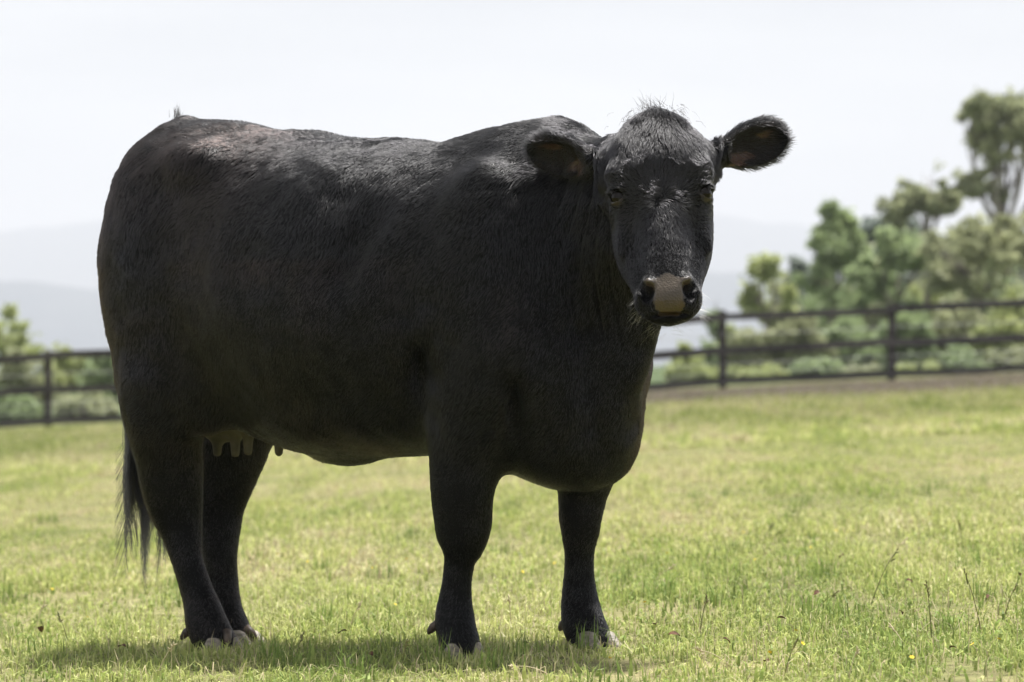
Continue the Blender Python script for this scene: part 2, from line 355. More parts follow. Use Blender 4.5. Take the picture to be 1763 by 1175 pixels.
# ------------------------------------------------------------------ meadow grass
m_grass = bpy.data.materials.new('meadow_grass'); m_grass.use_nodes = True; t = m_grass.node_tree; b = t.nodes['Principled BSDF']
a = t.nodes.new('ShaderNodeAttribute'); a.attribute_name = 'tint'; l = t.links.new
b.inputs['Roughness'].default_value = .55; b.inputs['Specular IOR Level'].default_value = .25
l(a.outputs['Color'], b.inputs['Base Color'])
tr = t.nodes.new('ShaderNodeBsdfTranslucent'); ms = t.nodes.new('ShaderNodeMixShader'); ms.inputs[0].default_value = .45
l(a.outputs['Color'], tr.inputs['Color']); l(b.outputs[0], ms.inputs[1]); l(tr.outputs[0], ms.inputs[2]); l(ms.outputs[0], t.nodes['Material Output'].inputs['Surface'])

def sow(n, y0, y1, power):
    """points in the stretch of meadow the picture takes in, with room to either side; density falls as distance**-power"""
    ys = np.linspace(y0, y1, 400); wd = (.1356*1.7*ys + 1.6); pdf = wd*ys**(-power); cdf = np.cumsum(pdf); cdf /= cdf[-1]
    y = np.interp(rng.random(n), cdf, ys); x = (rng.random(n)*2-1)*(.1356*1.7*y+1.6)
    return x, y
def blades(x, y, h, w, col, bend=.6):
    n = len(x); z = ground_z(x, y); p = np.stack([x, y, z-.004], 1)
    az = rng.random(n)*2*np.pi; fa = az + rng.normal(0, .6, n) + np.pi/2
    d = np.stack([np.cos(az), np.sin(az), az*0], 1); s_ = np.stack([np.cos(fa), np.sin(fa), fa*0], 1)
    le = np.abs(rng.normal(0, bend, n))
    mid = p + d*(h*.45*le*.45)[:, None] + UPV*(h*.55*np.sqrt(np.clip(1-.1*le**2, .2, 1)))[:, None]
    tip = p + d*(h*le*.95)[:, None] + UPV*(h*np.clip(1-.42*le**1.5, .12, 1))[:, None]
    hw = (w*.5)[:, None]
    V = np.stack([p-s_*hw, p+s_*hw, mid+s_*hw*.85, mid-s_*hw*.85, tip], 1).reshape(-1, 3)
    k = np.arange(n)[:, None]*5
    fi = np.concatenate([k+np.array([[0, 1, 2, 3]]), k+np.array([[3, 2, 4]])], 1).ravel(); ls = np.tile([4, 3], n)
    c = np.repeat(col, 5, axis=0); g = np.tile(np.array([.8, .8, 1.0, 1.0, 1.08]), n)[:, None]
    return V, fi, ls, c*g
UPV = np.array([0, 0, 1.])
PAL = np.array([[.22, .28, .075], [.34, .38, .11], [.44, .46, .15], [.54, .52, .22], [.62, .55, .34], [.46, .36, .21]])
PAL = PAL*np.array([.95, 1.0, 1.0])
def grass_cols(x, y, dry=0.0):
    n = len(x); q = np.stack([x*2.2, y*.22, x*0], -1)
    f = 1.95 + 1.25*fbm(q, 50, 3) + rng.normal(0, 1.0, n) + dry
    # straw flecks in clumps, more of them further out
    st = vnoise(np.stack([x*7, y*.6, x*0], -1), 57); f = f + 1.3*(st > .42)*sstep(9, 16, y)
    f = np.clip(f, 0, 4.999); i = f.astype(int); fr = (f-i)[:, None]
    c = PAL[i]*(1-fr) + PAL[np.minimum(i+1, 5)]*fr
    return c*rng.uniform(.68, 1.35, n)[:, None]
GN = float(os.environ.get('GN', 1))
Vs, Fi, Ls, Cs = [], [], [], []; off = 0
def push(r):
    global off
    V, fi, ls, c = r; Vs.append(V); Fi.append(fi+off); Ls.append(ls); Cs.append(c); off += len(V)
x, y = sow(int(265000*GN), 7.2, 13.5, 1.0)
k = vnoise(np.stack([x*4, y*1.6, x*0], -1), 71) + .5*vnoise(np.stack([x*11, y*4, x*0], -1), 72) + rng.normal(0, .35, len(x)) > -.38; x, y = x[k], y[k]
hn = .75 + .45*fbm(np.stack([x*3.5, y*.7, x*0], -1), 60, 3)
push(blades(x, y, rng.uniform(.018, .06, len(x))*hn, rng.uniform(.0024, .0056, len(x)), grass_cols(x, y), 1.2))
x, y = sow(int(170000*GN), 13.3, 30, 2.0)
hn = .75 + .45*fbm(np.stack([x*3, y*.4, x*0], -1), 60, 3)
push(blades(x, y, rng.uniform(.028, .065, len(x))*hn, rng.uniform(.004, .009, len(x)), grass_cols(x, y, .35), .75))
x, y = sow(int(120000*GN), 29, 64, 1.6)
k = rng.random(len(x)) > .72*soil_mask(x, y); x, y = x[k], y[k]
dry = .5 + 1.2*soil_mask(x, y) - .7*sstep(36, 46, y)*(1-soil_mask(x, y))
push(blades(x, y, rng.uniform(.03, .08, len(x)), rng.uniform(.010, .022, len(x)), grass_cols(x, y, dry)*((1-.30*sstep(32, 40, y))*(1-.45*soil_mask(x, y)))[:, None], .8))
x, y = sow(int(9000*GN), 7.6, 15, 1.2)
push(blades(x, y, rng.uniform(.025, .055, len(x)), rng.uniform(.006, .012, len(x)), grass_cols(x, y, -.9), 1.3))
# straw lying in the sward, taller green tufts
x, y = sow(int(16000*GN), 7.7, 26, 1.6)
push(blades(x, y, rng.uniform(.04, .09, len(x)), rng.uniform(.0015, .003, len(x)), np.array([[.50, .43, .27]])*rng.uniform(.7, 1.2, len(x))[:, None], 1.4))
cx_, cy_ = sow(160, 7.7, 20, 1.4); i = rng.integers(0, 160, int(5000*GN))
x = cx_[i]+rng.normal(0, .03, len(i)); y = cy_[i]+rng.normal(0, .03, len(i))
push(blades(x, y, rng.uniform(.05, .105, len(i)), rng.uniform(.002, .0042, len(i)), np.array([[.17, .24, .06]])*rng.uniform(.8, 1.5, len(i))[:, None], .6))
add('grass', mesh_np('grass', np.concatenate(Vs), np.concatenate(Fi), np.concatenate(Ls), m_grass, np.concatenate(Cs), smooth=False),
    label='short yellow green meadow grass with straw flecks', cat='grass', kind='stuff')
del Vs, Fi, Ls, Cs

# ---- single stalks, flowers and dead leaves that stand out of the sward
m_stalk = noise_mat('seed_stalk', (.10, .12, .04), (.22, .20, .09), 40, .7, .2)
m_straw = noise_mat('dry_stalk', (.42, .36, .22), (.55, .48, .32), 40, .7, .2)
def gxy(px, py):
    Y = 20.0
    for _ in range(30):
        X = (px-CX)*Y/F; zg = float(ground_z(X, Y)); Y = (CAMH-zg)*F/(py-HY)
    return np.array([(px-CX)*Y/F, Y, float(ground_z((px-CX)*Y/F, Y))])
stalks = [(1605,1115,1595,1005,0),(1690,1090,1660,985,0),(1500,1040,1545,950,0),(1400,1060,1440,1020,0),(1205,1090,1218,1030,0),(1520,985,1560,930,1),(1660,960,1650,900,0),
          (880,1080,876,1030,1),(905,1035,935,1070,1),(815,1080,806,1030,0),(975,1065,977,1028,1),(1560,1120,1535,1080,1),(1310,940,1330,905,0),(1120,1010,1160,975,1),(600,1090,620,1040,1),
          (505,1150,520,1095,0),(270,1165,300,1110,1),(120,1120,100,1060,0),(60,1090,75,1040,1),(690,1160,700,1105,0),(1350,1165,1372,1105,0),(1460,1175,1475,1120,1),(1730,1060,1750,1010,0),(1260,1150,1200,1118,1),(950,1165,880,1150,1)]
for i, (a0, b0, a1, b1, dry) in enumerate(stalks):
    p0 = gxy(a0, b0); k = p0[1]/F; tip = np.array([(a1-a0)*k, random.uniform(-.03, .03), (b0-b1)*k])
    f = np.linspace(0, 1, 6)[:, None]; pts = tip*f + np.array([0, 0, 1])*np.linalg.norm(tip)*.10*np.sin(f*np.pi)
    mb = MB(); mb.tube(pts, np.linspace(.0016, .0008, 6), 5)
    root = add('grass_stalk', None, label='thin dry straw coloured stalk bending out of the grass' if dry else 'thin dark green seed stalk standing out of the grass', cat='grass stalk', group='dry stalks in the meadow' if dry else 'green seed stalks in the meadow', loc=tuple(p0))
    add('stem', mb.mesh('stem', m_straw if dry else m_stalk), root)
    mb = MB()
    for j in range(7):
        c = pts[-1]*(1-j*.035); d = rng.normal(size=3)*.4 + tip/np.linalg.norm(tip); d /= np.linalg.norm(d)
        mb.tube([c, c+d*.006, c+d*.012], [.0008, .0022, .0005], 5)
    add('seed_head', mb.mesh('seed_head', m_straw if dry else m_stalk), root)
m_yel = noise_mat('yellow_petals', (.62, .44, .03), (.75, .58, .05), 50, .6, .2)
def make_flower():
    mb = MB(); n = 6
    for j in range(n):
        a = 2*math.pi*j/n; d = np.array([math.cos(a), math.sin(a), .35]); s_ = np.array([-math.sin(a), math.cos(a), 0])
        mb.raw([d*.001, d*.006+s_*.0035, d*.0105, d*.006-s_*.0035], [(0, 1, 2, 3)])
    pet = mb.mesh('petals', m_yel); mb = MB(); mb.tube([[0, 0, -.06], [.002, 0, -.03], [0, 0, 0]], .0009, 5); stem = mb.mesh('flower_stem', m_stalk)
    mb = MB(); mb.tube([[0, 0, 0], [0, 0, .003]], .0028, 6); return pet, stem, mb.mesh('flower_centre', m_yel)
fp, fs, fc = make_flower()
fl = [(1675,1137),(1720,1127),(1325,1147),(1382,1143),(1570,1165),(1300,988),(1370,1110),(1440,928),(1470,930),(1280,935),(955,985),(1140,990),(1148,968),(680,1060),(640,1000),(530,985),(150,1085),(90,1030),(60,900),(225,1010),(478,970),(1220,975),(1395,965),(1600,900),(1500,880),(700,985),(900,1005),(1110,1060),(1050,1160)]
for px, py in fl:
    p = gxy(px, py); h = random.uniform(.035, .055)
    r = add('yellow_flower', None, label='tiny yellow daisy-like flower standing in the grass', cat='flower', group='tiny yellow flowers in the meadow', loc=(p[0], p[1], p[2]+h*.85))
    r.scale = (.62,)*3; r.rotation_euler = (random.uniform(.2, .8), random.uniform(-.3, .3), random.uniform(0, 6))
    for nm, me in (('petal_ring', fp), ('stem', fs), ('flower_head', fc)): add(nm, me, r)
m_dead = noise_mat('dead_leaf', (.05, .03, .02), (.18, .09, .05), 40, .8, .15, .3)
def dead_leaf_mesh():
    V = []; n = 6
    for i in range(n+1):
        f = i/n; w = .014*math.sin(math.pi*min(f*.96+.03, 1))**.8; zz = .006*math.sin(f*4)+.004
        V += [[f*.055-.027, -w, zz+.006], [f*.055-.027, 0, zz], [f*.055-.027, w, zz+.005]]
    Fs = [(i*3+c, i*3+c+1, i*3+c+4, i*3+c+3) for i in range(n) for c in (0, 1)]
    mb = MB(); mb.raw(V, Fs); return mb.mesh('dead_leaf', m_dead)
dl = dead_leaf_mesh()
for px, py in [(1550,1082),(1575,1077),(1345,1092),(1755,1008),(1640,1145),(1250,1132),(1320,975),(1405,1045),(1565,1025),(1700,1050),(1320,1165),(1450,980),(1370,870),(1720,985),(1160,1120),(1130,1100),(905,1130),(640,1150),(210,1140),(70,1110),(130,1010),(590,1115)]:
    p = gxy(px, py); o = add('dead_leaf', dl, label='small curled brown dead leaf lying in the grass', cat='leaf', group='dead leaves in the meadow', loc=(p[0], p[1], p[2]+random.uniform(.03, .04)))
    o.rotation_euler = (random.uniform(-.7, .7), random.uniform(-.6, .6), random.uniform(0, 6)); sc = random.uniform(.3, .65); o.scale = (sc, sc, sc)

# every small thing named by its place: near, middle or far grass, counted from the left
ORD = ['first', 'second', 'third', 'fourth', 'fifth', 'sixth', 'seventh', 'eighth', 'ninth', 'tenth', 'eleventh', 'twelfth', 'thirteenth', 'fourteenth', 'fifteenth', 'sixteenth', 'seventeenth', 'eighteenth', 'nineteenth', 'twentieth', 'twenty first', 'twenty second', 'twenty third', 'twenty fourth', 'twenty fifth']
def by_place(group, text):
    rows = {'near': [], 'middle': [], 'far': []}
    for o in COL.objects:
        if o.get('group') == group:
            d = o.location.y; rows['near' if d < 9.9 else 'middle' if d < 12.5 else 'far'].append(o)
    for nm, ls in rows.items():
        ls.sort(key=lambda o: o.location.x/o.location.y)
        for i, o in enumerate(ls): o['label'] = text + ' in the ' + nm + ' grass' + (', ' + ORD[i] + ' from the left' if len(ls) > 1 else '')
by_place('tiny yellow flowers in the meadow', 'tiny yellow flower')
by_place('dead leaves in the meadow', 'small curled brown dead leaf')
by_place('green seed stalks in the meadow', 'thin dark green seed stalk standing')
by_place('dry stalks in the meadow', 'thin dry straw coloured stalk bending')
# ------------------------------------------------------------------ cow: one continuous surface grown from a distance field
A = R(38); hx, hy = math.cos(A), -math.sin(A)
HD = np.array([hx, hy, 0]); LT = np.array([-hy, hx, 0]); UP = np.array([0, 0, 1.])
O = np.array([.032, 9.56, 0])
def C(u, v, z): return O + HD*u + LT*v + UP*z
def axis_pts(segs):
    out = []
    for a, b, s in segs: out.append(np.arange(a, b, s))
    return np.concatenate(out)
class Field:
    def __init__(s, ax, ay, az):
        s.ax, s.ay, s.az = [a.astype(np.float32) for a in (ax, ay, az)]
        s.D = np.full((len(ax), len(ay), len(az)), 1.0, dtype=np.float32)
    def box(s, lo, hi):
        r = []
        for a, l, h in zip((s.ax, s.ay, s.az), lo, hi):
            r.append(slice(max(0, np.searchsorted(a, l)-1), min(len(a), np.searchsorted(a, h)+1)))
        return tuple(r)
    def coords(s, bx):
        return s.ax[bx[0]][:, None, None], s.ay[bx[1]][None, :, None], s.az[bx[2]][None, None, :]
    def put(s, bx, d, k, sub=False):
        a = s.D[bx]
        if sub: a = -a
        h = np.clip(.5+.5*(d-a)/k, 0, 1)
        r = d*(1-h) + a*h - k*h*(1-h)
        s.D[bx] = (-r if sub else r)
    def ell(s, c, r, frame=None, k=.03, sub=False):
        c = np.asarray(c, float); M = np.eye(3) if frame is None else np.array(frame)
        r = np.asarray(r, float); R_ = max(r)*1.0 + 2*k + .03
        ext = np.sqrt(((M*r[:, None])**2).sum(0)) + 2*k + .03
        bx = s.box(c-ext, c+ext); x, y, z = s.coords(bx)
        x = x-c[0]; y = y-c[1]; z = z-c[2]
        k0 = 0; k1 = 0
        for i in range(3):
            q = (M[i, 0]*x + M[i, 1]*y + M[i, 2]*z).astype(np.float32)
            k0 = k0 + (q/r[i])**2; k1 = k1 + (q/r[i]**2)**2
        k0 = np.sqrt(k0); k1 = np.sqrt(k1) + 1e-6
        s.put(bx, k0*(k0-1)/k1, k, sub)
    def loft(s, secs, k=.04, sub=False, A_=None, B_=None, sub_n=4):
        """secs rows: cx,cy,cz,a,b ; a along A_, b along B_ (vectors), Catmull-Rom resampled"""
        S = np.array(secs, float); n = len(S)
        Pd = np.vstack([2*S[0]-S[1], S, 2*S[-1]-S[-2]]); out = []
        for i in range(n-1):
            p0, p1, p2, p3 = Pd[i:i+4]
            for t in np.linspace(0, 1, sub_n, endpoint=False):
                out.append(.5*((2*p1)+(-p0+p2)*t+(2*p0-5*p1+4*p2-p3)*t*t+(-p0+3*p1-3*p2+p3)*t**3))
        out.append(S[-1]); S = np.array(out); S[:, 3:] = np.maximum(S[:, 3:], .003)
        m = S[:, 3:].max(1).max() + 2*k + .03
        bx = s.box(S[:, :3].min(0)-m, S[:, :3].max(0)+m); x, y, z = s.coords(bx); best = None
        A_ = np.array([1., 0, 0]) if A_ is None else np.asarray(A_, float)
        for i in range(len(S)-1):
            a, b_ = S[i], S[i+1]; T = b_[:3]-a[:3]; ln = np.linalg.norm(T)
            if ln < 1e-6: continue
            T = T/ln
            Bv = np.cross(T, A_); Bv /= np.linalg.norm(Bv); Av = np.cross(Bv, T)
            mm = max(a[3], a[4], b_[3], b_[4]) + 2*k + .03
            bb = s.box(np.minimum(a[:3], b_[:3])-mm, np.maximum(a[:3], b_[:3])+mm)
            x, y, z = s.coords(bb); x = x-np.float32(a[0]); y = y-np.float32(a[1]); z = z-np.float32(a[2])
            qt = T[0]*x+T[1]*y+T[2]*z; tt = np.clip(qt/ln, 0, 1); qt = qt - tt*ln
            qa = Av[0]*x+Av[1]*y+Av[2]*z; qb = Bv[0]*x+Bv[1]*y+Bv[2]*z
            ra = a[3]+(b_[3]-a[3])*tt; rb = a[4]+(b_[4]-a[4])*tt; mn = np.minimum(ra, rb)
            d = (np.sqrt((qa/ra)**2+(qb/rb)**2+(qt/mn)**2)-1)*mn
            if best is None: best = np.full([sl.stop-sl.start for sl in bx], 1.0, np.float32)
            loc = tuple(slice(b2.start-b1.start, b2.stop-b1.start) for b1, b2 in zip(bx, bb))
            best[loc] = np.minimum(best[loc], d)
        s.put(bx, best, k, sub)

def surface_nets(ax, ay, az, D):
    S = D < 0
    nx, ny, nz = D.shape
    cnt = np.zeros((nx-1, ny-1, nz-1), np.uint8)
    for i in (0, 1):
        for j in (0, 1):
            for k in (0, 1): cnt += S[i:nx-1+i, j:ny-1+j, k:nz-1+k]
    act = np.argwhere((cnt > 0) & (cnt < 8)); del cnt
    idx = -np.ones((nx-1, ny-1, nz-1), np.int32); idx[tuple(act.T)] = np.arange(len(act))
    acc = np.zeros((len(act), 3)); num = np.zeros(len(act))
    corners = [(i, j, k) for i in (0, 1) for j in (0, 1) for k in (0, 1)]
    axs = (ax, ay, az)
    def pos(c): return np.stack([axs[m][act[:, m]+c[m]] for m in range(3)], 1).astype(float)
    for c0 in corners:
        for m in range(3):
            if c0[m] == 1: continue
            c1 = list(c0); c1[m] = 1
            d0 = D[act[:, 0]+c0[0], act[:, 1]+c0[1], act[:, 2]+c0[2]]; d1 = D[act[:, 0]+c1[0], act[:, 1]+c1[1], act[:, 2]+c1[2]]
            cr = (d0 < 0) != (d1 < 0); t = np.where(cr, d0/np.where(cr, d0-d1, 1), 0)
            p = pos(c0); p[:, m] += t*(axs[m][act[:, m]+1]-axs[m][act[:, m]])
            acc += p*cr[:, None]; num += cr
    V = acc/num[:, None]; Q = []
    for m in range(3):
        o1, o2 = [(1, 2), (2, 0), (0, 1)][m]
        sl0 = [slice(None)]*3; sl1 = [slice(None)]*3; sl0[m] = slice(0, -1); sl1[m] = slice(1, None)
        E = np.argwhere(S[tuple(sl0)] != S[tuple(sl1)])
        ok = (E[:, o1] > 0) & (E[:, o2] > 0) & (E[:, o1] < D.shape[o1]-1) & (E[:, o2] < D.shape[o2]-1); E = E[ok]
        def cell(a, b):
            e = E.copy(); e[:, o1] -= a; e[:, o2] -= b; return idx[tuple(e.T)]
        q = np.stack([cell(1, 1), cell(0, 1), cell(0, 0), cell(1, 0)], 1)
        ins = S[tuple(E.T)]; q[~ins] = q[~ins][:, ::-1]
        Q.append(q)
    return V, np.concatenate(Q)

def smooth_mesh(V, Q, it, lam=.5, mask=None):
    E = np.concatenate([Q[:, [0, 1]], Q[:, [1, 2]], Q[:, [2, 3]], Q[:, [3, 0]]])
    n = len(V); deg = np.bincount(E.ravel(), minlength=n).astype(float)
    for _ in range(it):
        S = np.zeros_like(V)
        for c in range(3):
            S[:, c] = np.bincount(E[:, 0], V[E[:, 1], c], n) + np.bincount(E[:, 1], V[E[:, 0], c], n)
        S /= deg[:, None]; w = lam if mask is None else lam*mask[:, None]
        V = V + (S-V)*w
    return V

fld = Field(axis_pts([(-1.32, .17, .009), (.17, .72, .0042)]), axis_pts([(8.74, 9.36, .0048), (9.36, 10.72, .0095)]), axis_pts([(-.10, .74, .008), (.74, 1.46, .0046)]))
# --- torso
st = np.array([  # u, top, widest z, bottom, half width, exponent top, exponent bottom
 [-1.342,1.165,1.00,.84,.08,2.0,2.0],
 [-1.318,1.235,1.00,.79,.15,2.1,2.0],
 [-1.265,1.315,1.00,.72,.195,2.2,2.0],
 [-1.205,1.378,1.00,.65,.235,2.3,2.0],
 [-1.10,1.388,1.00,.60,.270,2.3,2.0],
 [-.95,1.376,.97,.56,.300,2.3,2.0],
 [-.80,1.352,.93,.515,.335,2.4,2.0],
 [-.60,1.328,.89,.490,.365,2.3,2.1],
 [-.40,1.314,.88,.50,.370,2.2,2.1],
 [-.20,1.298,.88,.495,.345,2.1,2.1],
 [-.05,1.308,.90,.455,.305,1.95,2.1],
 [.06,1.328,.90,.430,.280,1.9,2.1],
 [.15,1.325,.86,.425,.255,1.9,2.2],
 [.22,1.25,.80,.435,.215,2.0,2.2],
 [.275,1.12,.74,.47,.15,2.0,2.0],
 [.30,.95,.72,.55,.06,2.0,2.0]])
uu = np.linspace(st[0, 0], st[-1, 0], 240)
def cubic(xs, ys, x):
    m = np.gradient(ys, xs); i = np.clip(np.searchsorted(xs, x)-1, 0, len(xs)-2); h = xs[i+1]-xs[i]; t = (x-xs[i])/h
    return (2*t**3-3*t**2+1)*ys[i]+(t**3-2*t**2+t)*h*m[i]+(-2*t**3+3*t**2)*ys[i+1]+(t**3-t**2)*h*m[i+1]
tab = [cubic(st[:, 0], st[:, c], uu).astype(np.float32) for c in range(1, 7)]
bx = fld.box([-1.4, 8.9, .3], [.62, 10.8, 1.48]); x, y, z = fld.coords(bx)
U = ((x-O[0])*hx + (y-O[1])*hy)[:, :, 0]; Vv = ((x-O[0])*LT[0] + (y-O[1])*LT[1])[:, :, 0]
cl = [np.interp(U, uu, t_).astype(np.float32)[:, :, None] for t_ in tab]
top, zw, bot, hw, et, eb = cl
upm = z > zw
hh = np.where(upm, top-zw, zw-bot); e_ = np.where(upm, et, eb)
rr = ((np.abs(Vv)[:, :, None]/hw)**e_ + (np.abs(z-zw)/hh)**e_)**(1/e_)
d = (rr-1)*np.minimum(hw, hh)
over = np.maximum(np.maximum(uu[0]-U, U-uu[-1]), 0)[:, :, None]
fld.D[bx] = np.sqrt(np.maximum(d, 0)**2 + over**2) + np.minimum(d, 0)
fld.D[bx] = np.where(over > 0, np.maximum(fld.D[bx], over), fld.D[bx])
del rr, d, hh, e_, upm, over
FR = np.array([HD, LT, UP])           # rows: forward, left, up
def tilt(pitch, yaw=0):
    """frame tilted about the lateral axis by pitch (forward axis up +) and about up by yaw"""
    f = HD*math.cos(yaw) + LT*math.sin(yaw); lt_ = np.cross(UP, f)
    f2 = f*math.cos(pitch)+UP*math.sin(pitch); return np.array([f2, lt_, np.cross(f2, lt_)])
E = fld.ell
for sgn in (-1, 1):
    E(C(-1.09, sgn*.175, .96), (.202, .125, .35), tilt(R(6)), .07)        # thigh
    E(C(-1.105, sgn*.165, .72), (.14, .10, .22), tilt(R(-4)), .06)
    E(C(-.98, sgn*.17, .74), (.11, .085, .21), tilt(R(18)), .07)          # stifle
    E(C(-.92, sgn*.215, 1.25), (.10, .055, .055), tilt(R(-5)), .07)         # hook bone
    E(C(-1.21, sgn*.11, 1.255), (.07, .05, .06), FR, .06)                  # pin bone
    E(C(.0, sgn*.205, .96), (.15, .10, .27), tilt(R(-14)), .06)           # shoulder blade
    E(C(.10, sgn*.205, .76), (.13, .095, .19), tilt(R(12)), .06)          # point of shoulder
    E(C(.0, sgn*.20, .66), (.12, .085, .17), tilt(R(-14)), .05)           # upper arm
E(C(.155, .02, .59), (.165, .155, .165), tilt(R(6)), .06)                     # brisket
E(C(-.50, 0, .61), (.40, .26, .11), FR, .06)
E(C(-.60, .0, .490), (.10, .03, .028), FR, .04)                          # navel fold
# hollow behind the shoulder blade and flank
E(C(-.235, -.372, 1.12), (.032, .05, .20), tilt(R(-24)), .07, sub=True)
E(C(-.265, .40, 1.12), (.045, .05, .22), tilt(R(-24)), .07, sub=True)
E(P(886, 728, 9.225), (.02, .085, .11), None, .05, sub=True)
E(P(724, 690, 9.40), (.018, .055, .12), None, .05, sub=True)
E(C(-.80, -.43, 1.17), (.13, .07, .07), FR, .08, sub=True)
E(C(-.80, .43, 1.17), (.13, .07, .07), FR, .08, sub=True)
E(C(-.89, -.385, .62), (.045, .085, .17), tilt(R(15)), .05, sub=True)
# --- head frame
H0 = P(1129, 181, 9.13)
T_ = np.array([.9985, 0, .05]); T_ /= np.linalg.norm(T_)
DN = np.array([.004, -.42, -.907]); DN -= T_*DN.dot(T_); DN /= np.linalg.norm(DN)
NF = np.cross(T_, DN); NF = NF if NF[1] < 0 else -NF
HF = np.array([DN, T_, NF])
def Hh(s, t, n): return H0 + DN*s + T_*t + NF*n
# --- neck
fld.loft([[*C(-.02, 0, .98), .20, .34], [*C(.12, .0, 1.01), .185, .30], [*C(.25, -.01, 1.05), .155, .245], [*(C(.36, -.03, 1.10)), .135, .21], [*Hh(.17, 0, -.20), .105, .165]], .07, A_=LT)
E(C(.31, .0, .83), (.10, .085, .22), tilt(R(-12)), .06)               # dewlap
E(C(.27, -.03, .72), (.085, .07, .17), tilt(R(-4)), .05)
# --- head
def hrot(a):   # frame rotated in the face plane by a
    d2 = DN*math.cos(a)+T_*math.sin(a); t2 = -DN*math.sin(a)+T_*math.cos(a); return np.array([d2, t2, NF])
def hpitch(a):
    d2 = DN*math.cos(a)+NF*math.sin(a); n2 = -DN*math.sin(a)+NF*math.cos(a); return np.array([d2, T_, n2])
hs = np.array([  # s, half width, front, widest depth, back, exponent front, exponent back
 [-.024,.012,-.062,-.085,-.105,2.0,2.0],
 [-.010,.040,-.046,-.088,-.130,2.0,2.0],
 [.012,.070,-.028,-.090,-.165,2.1,2.0],
 [.040,.096,-.014,-.092,-.190,2.3,2.0],
 [.065,.112,-.006,-.092,-.205,2.5,2.0],
 [.095,.119,.000,-.090,-.22,2.6,2.0],
 [.140,.121,.004,-.088,-.23,2.7,2.1],
 [.185,.123,.003,-.086,-.235,2.6,2.1],
 [.220,.124,-.002,-.088,-.24,2.3,2.1],
 [.260,.123,-.006,-.100,-.245,1.9,2.1],
 [.310,.120,-.006,-.112,-.245,1.6,2.1],
 [.360,.112,-.005,-.114,-.235,1.55,2.1],
 [.400,.100,-.004,-.104,-.21,1.7,2.1],
 [.440,.087,-.003,-.084,-.18,2.0,2.1],
 [.470,.081,.000,-.068,-.15,2.2,2.1],
 [.495,.081,.002,-.060,-.118,2.3,2.1],
 [.520,.076,-.005,-.056,-.098,2.2,2.1],
 [.538,.064,-.016,-.052,-.084,2.1,2.0],
 [.552,.044,-.030,-.052,-.074,2.0,2.0],
 [.562,.014,-.042,-.052,-.064,2.0,2.0]])
sq = np.linspace(hs[0, 0], hs[-1, 0], 260); htab = [cubic(hs[:, 0], hs[:, c], sq).astype(np.float32) for c in range(1, 7)]
bx = fld.box(Hh(.27, 0, -.1)-np.array([.22, .45, .42]), Hh(.27, 0, -.1)+np.array([.22, .45, .42])); x, y, z = fld.coords(bx)
x = x-np.float32(H0[0]); y = y-np.float32(H0[1]); z = z-np.float32(H0[2])
s_g = (DN[0]*x+DN[1]*y+DN[2]*z).astype(np.float32); t_g = (T_[0]*x+T_[1]*y+T_[2]*z).astype(np.float32); n_g = (NF[0]*x+NF[1]*y+NF[2]*z).astype(np.float32)
wm_, nf_, nm_, nb_, ef_, eb_ = [np.interp(s_g, sq, q_).astype(np.float32) for q_ in htab]
fm = n_g > nm_; hh = np.where(fm, nf_-nm_, nm_-nb_); ee = np.where(fm, ef_, eb_)
rr = ((np.abs(t_g)/wm_)**ee + (np.abs(n_g-nm_)/hh)**ee)**(1/ee)
dd_ = (rr-1)*np.minimum(wm_, hh); over = np.maximum(np.maximum(sq[0]-s_g, s_g-sq[-1]), 0)
dd_ = np.where(over > 0, np.sqrt(np.maximum(dd_, 0)**2+over**2), dd_)
fld.put(bx, dd_, .03); del rr, dd_, over, s_g, t_g, n_g, wm_, nf_, nm_, nb_, ef_, eb_, fm, hh, ee
for sg in (-1, 1):
    E(Hh(.178, sg*.090, -.040), (.050, .030, .026), hrot(-sg*.25), .022)        # brow ridge
    E(Hh(.285, sg*.090, -.070), (.085, .016, .022), hrot(sg*.22), .025)         # cheek bone
    E(Hh(.10, sg*.112, -.13), (.05, .045, .05), HF, .03)                        # ear base
fld.loft([[*Hh(.22, 0, -.05), .075, .048], [*Hh(.30, 0, -.052), .058, .05], [*Hh(.38, 0, -.05), .052, .05], [*Hh(.45, 0, -.05), .056, .05]], .018, A_=T_)
E(Hh(.541, 0, -.054), (.018, .046, .026), HF, .012)
E(Hh(.549, 0, -.026), (.0045, .066, .022), hpitch(-.25), .007, sub=True)          # mouth line
for sg in (-1, 1):
    E(Hh(.484, sg*.050, -.020), (.034, .026, .027), hrot(sg*.3), .014)          # wing of the nostril
    E(Hh(.500, sg*.048, .000), (.023, .0150, .034), hrot(sg*.38), .006, sub=True)
    E(Hh(.484, sg*.058, -.002), (.009, .013, .026), hrot(sg*.9), .006, sub=True)
    E(Hh(.40, sg*.080, -.012), (.075, .012, .024), hrot(-sg*.05), .03, sub=True)  # plane beside the bridge
# eyes: socket and lids
EYE = [Hh(.224, sg*.1025, -.040) for sg in (-1, 1)]
for sg, ec in zip((-1, 1), EYE):
    od = T_*sg*.62 + NF*.78 + DN*.04; od /= np.linalg.norm(od)
    e1 = np.cross(od, DN); e1 /= np.linalg.norm(e1); e2 = np.cross(od, e1)
    fr = np.array([e1, e2, od])
    E(ec + od*.004 - DN*.014, (.030, .008, .016), fr, .012)                     # upper lid
    E(ec + od*.002 + DN*.014, (.024, .006, .011), fr, .012)                     # lower lid
    E(ec + od*.020 + DN*.003, (.0225, .0112, .025), fr, .004, sub=True)
